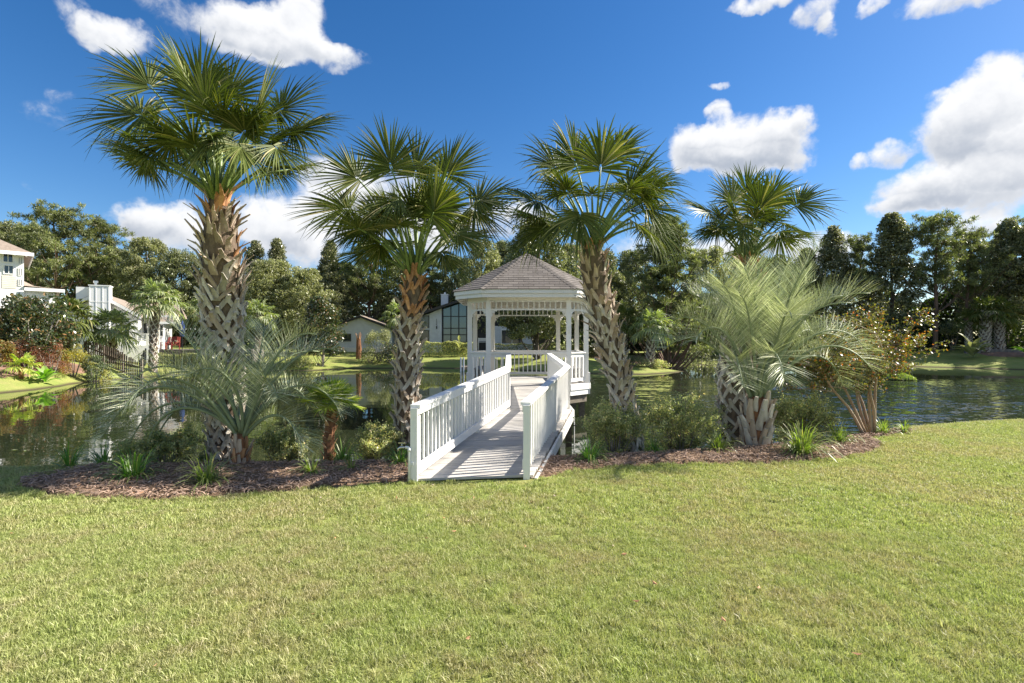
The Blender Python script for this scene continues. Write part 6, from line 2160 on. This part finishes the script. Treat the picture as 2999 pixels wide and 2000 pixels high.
# small shed roof far right through the gazebo
xs0, zs = PX(1565, 985, 63); xs1, _ = PX(1605, 0, 63)
sh = thing('shed', 'low shed with a pale roof seen through the right part of the gazebo', 'shed', (0, 0, 0))
mb = MB(); mb.box((xs0, 63, .3), (xs1, 66, PX(0, 980, 63)[1])); put('wall', mb.mesh('wall', M['stone']), sh)
mb = MB(); mb.add([(xs0 - .3, 62.6, PX(0, 980, 63)[1]), (xs1 + .3, 62.6, PX(0, 980, 63)[1]), (xs1 + .2, 65, PX(0, 968, 63)[1]), (xs0 - .2, 65, PX(0, 968, 63)[1])], [(0, 1, 2, 3)]); put('roof', mb.mesh('roof', M['siding']), sh)
# white garden bench seen between the gazebo posts
xb_, zb_ = PX(1414, 1003, 57); gb = thing('garden_bench', 'small white slatted bench before the modern house, seen through the left of the gazebo', 'bench', (xb_, 57, zb_ - .4))
for k in range(3):
    mb = MB(); mb.box((-.5, .2, .55 + k * .13), (.5, .23, .63 + k * .13)); put('slat', mb.mesh('slat', M['white']), gb)
mb = MB(); mb.box((-.5, -.2, .42), (.5, .2, .46)); put('seat', mb.mesh('seat', M['white']), gb)
for sx_ in (-.46, .46):
    for yy_ in (-.17, .2):
        mb = MB(); mb.box((sx_ - .03, yy_ - .03, -.4), (sx_ + .03, yy_ + .03, .92 if yy_ > 0 else .419)); put('leg', mb.mesh('leg', M['white']), gb)

# little dock
dd = 43.5
xd, zd = PX(1375, 1055, dd)
dk = thing('dock', 'small wooden dock with two white posts on the far shore left of the gazebo', 'dock', (xd, dd, 0))
zdk = PX(0, 1073, dd)[1]
for k in range(9):
    mb = MB(); mb.box((-.75, -.5 + k * .35, zdk - .06), (1.6, -.5 + k * .35 + .33, zdk)); put('plank', mb.mesh('plank', M['oldwood']), dk)
mb = MB(); mb.box((-.75, -.56, zdk - .25), (1.6, -.505, zdk - .0)); put('edge_board', mb.mesh('edge_board', M['oldwood']), dk)
for px in (1352.5, 1360.5):
    xx = PX(px, 0, dd)[0] - xd; mb = MB(); mb.box((xx - .06, -.68, -.9), (xx + .06, -.565, PX(0, 1046, dd)[1])); put('post', mb.mesh('post', M['white']), dk)
for xx in (-.6, 1.4):
    mb = MB(); mb.box((xx - .08, .5, -1.5), (xx + .08, .66, zdk - .061)); put('piling', mb.mesh('piling', M['oldwood']), dk)

# picket fence on the left shore
fe = thing('picket_fence', 'old dark wooden picket fence running down to the water on the left', 'fence', (-28, 34.4, 0))
pk = MB(); pk.box((-.055, -.012, 0), (.055, .012, 1.38)); pk.v[4] = (-.055, -.012, 1.34); pme = pk.mesh('picket', M['picket'])
P0, P1_ = Vector((-29.6, 35.4)), Vector((-24.95, 34.4))
n = 27
for k in range(n):
    q = P0.lerp(P1_, (k + .5) / n); z = gz(q.x, q.y)
    put('picket', pme, fe, (q.x + 28, q.y - 34.4, z + .05), (0, random.uniform(-.02, .02), -.21), (1, 1, random.uniform(.96, 1.03)))
for h_ in (.35, 1.05):
    mb = MB(); a_, b2 = P0, P1_
    mb.beam((a_.x + 28, a_.y - 34.4 + .04, gz(a_.x, a_.y) + h_), (b2.x + 28, b2.y - 34.4 + .04, gz(b2.x, b2.y) + h_), .05, .09); put('rail', mb.mesh('rail', M['picket']), fe)
for k in range(4):
    q = P0.lerp(P1_, k / 3); z = gz(q.x, q.y); mb = MB(); mb.box((q.x + 28 - .05, q.y - 34.4 + .07, z - .3), (q.x + 28 + .05, q.y - 34.4 + .17, z + (1.62 if k == 3 else 1.3))); put('post', mb.mesh('post', M['oldwood']), fe)
# black metal fence further along the shore
bf = thing('metal_fence', 'thin black metal fence between the picket fence and the patio', 'fence', (-24.9, 34.8, 0))
Q0, Q1 = Vector((-24.9, 35.0)), Vector((-27.2, 41.5))
Q = [(Vector((-25.6, 35.2)), Vector((-28.5, 40.0))), (Vector((-28.5, 40.0)), Vector((-20.8, 40.9)))]
# stays just landward of the waterline
bar = MB(); bar.box((-.011, -.011, .06), (.011, .011, 1.15)); bme = bar.mesh('bar', M['black'])
for a_, b2 in Q:
    L = (b2 - a_).length; nb = int(L / .125)
    for k in range(nb):
        q = a_.lerp(b2, k / nb); put('bar', bme, bf, (q.x + 24.9, q.y - 34.8, max(gz(q.x, q.y), WATER + .02)))
    for h_ in (.12, 1.0, 1.16):
        mb = MB(); mb.beam((a_.x + 24.9, a_.y - 34.8, max(gz(a_.x, a_.y), WATER) + h_), (b2.x + 24.9, b2.y - 34.8, max(gz(b2.x, b2.y), WATER) + h_), .03, .035); put('rail', mb.mesh('rail', M['black']), bf)
    for k in range(5):
        q = a_.lerp(b2, k / 4); mb = MB(); z = max(gz(q.x, q.y), WATER); mb.box((q.x + 24.9 - .03, q.y - 34.8 - .03, z - .2), (q.x + 24.9 + .03, q.y - 34.8 + .03, z + 1.25)); put('post', mb.mesh('post', M['black']), bf)
print('objects', len(bpy.data.objects), 'tris', sum(len(m_.polygons) for m_ in bpy.data.meshes))
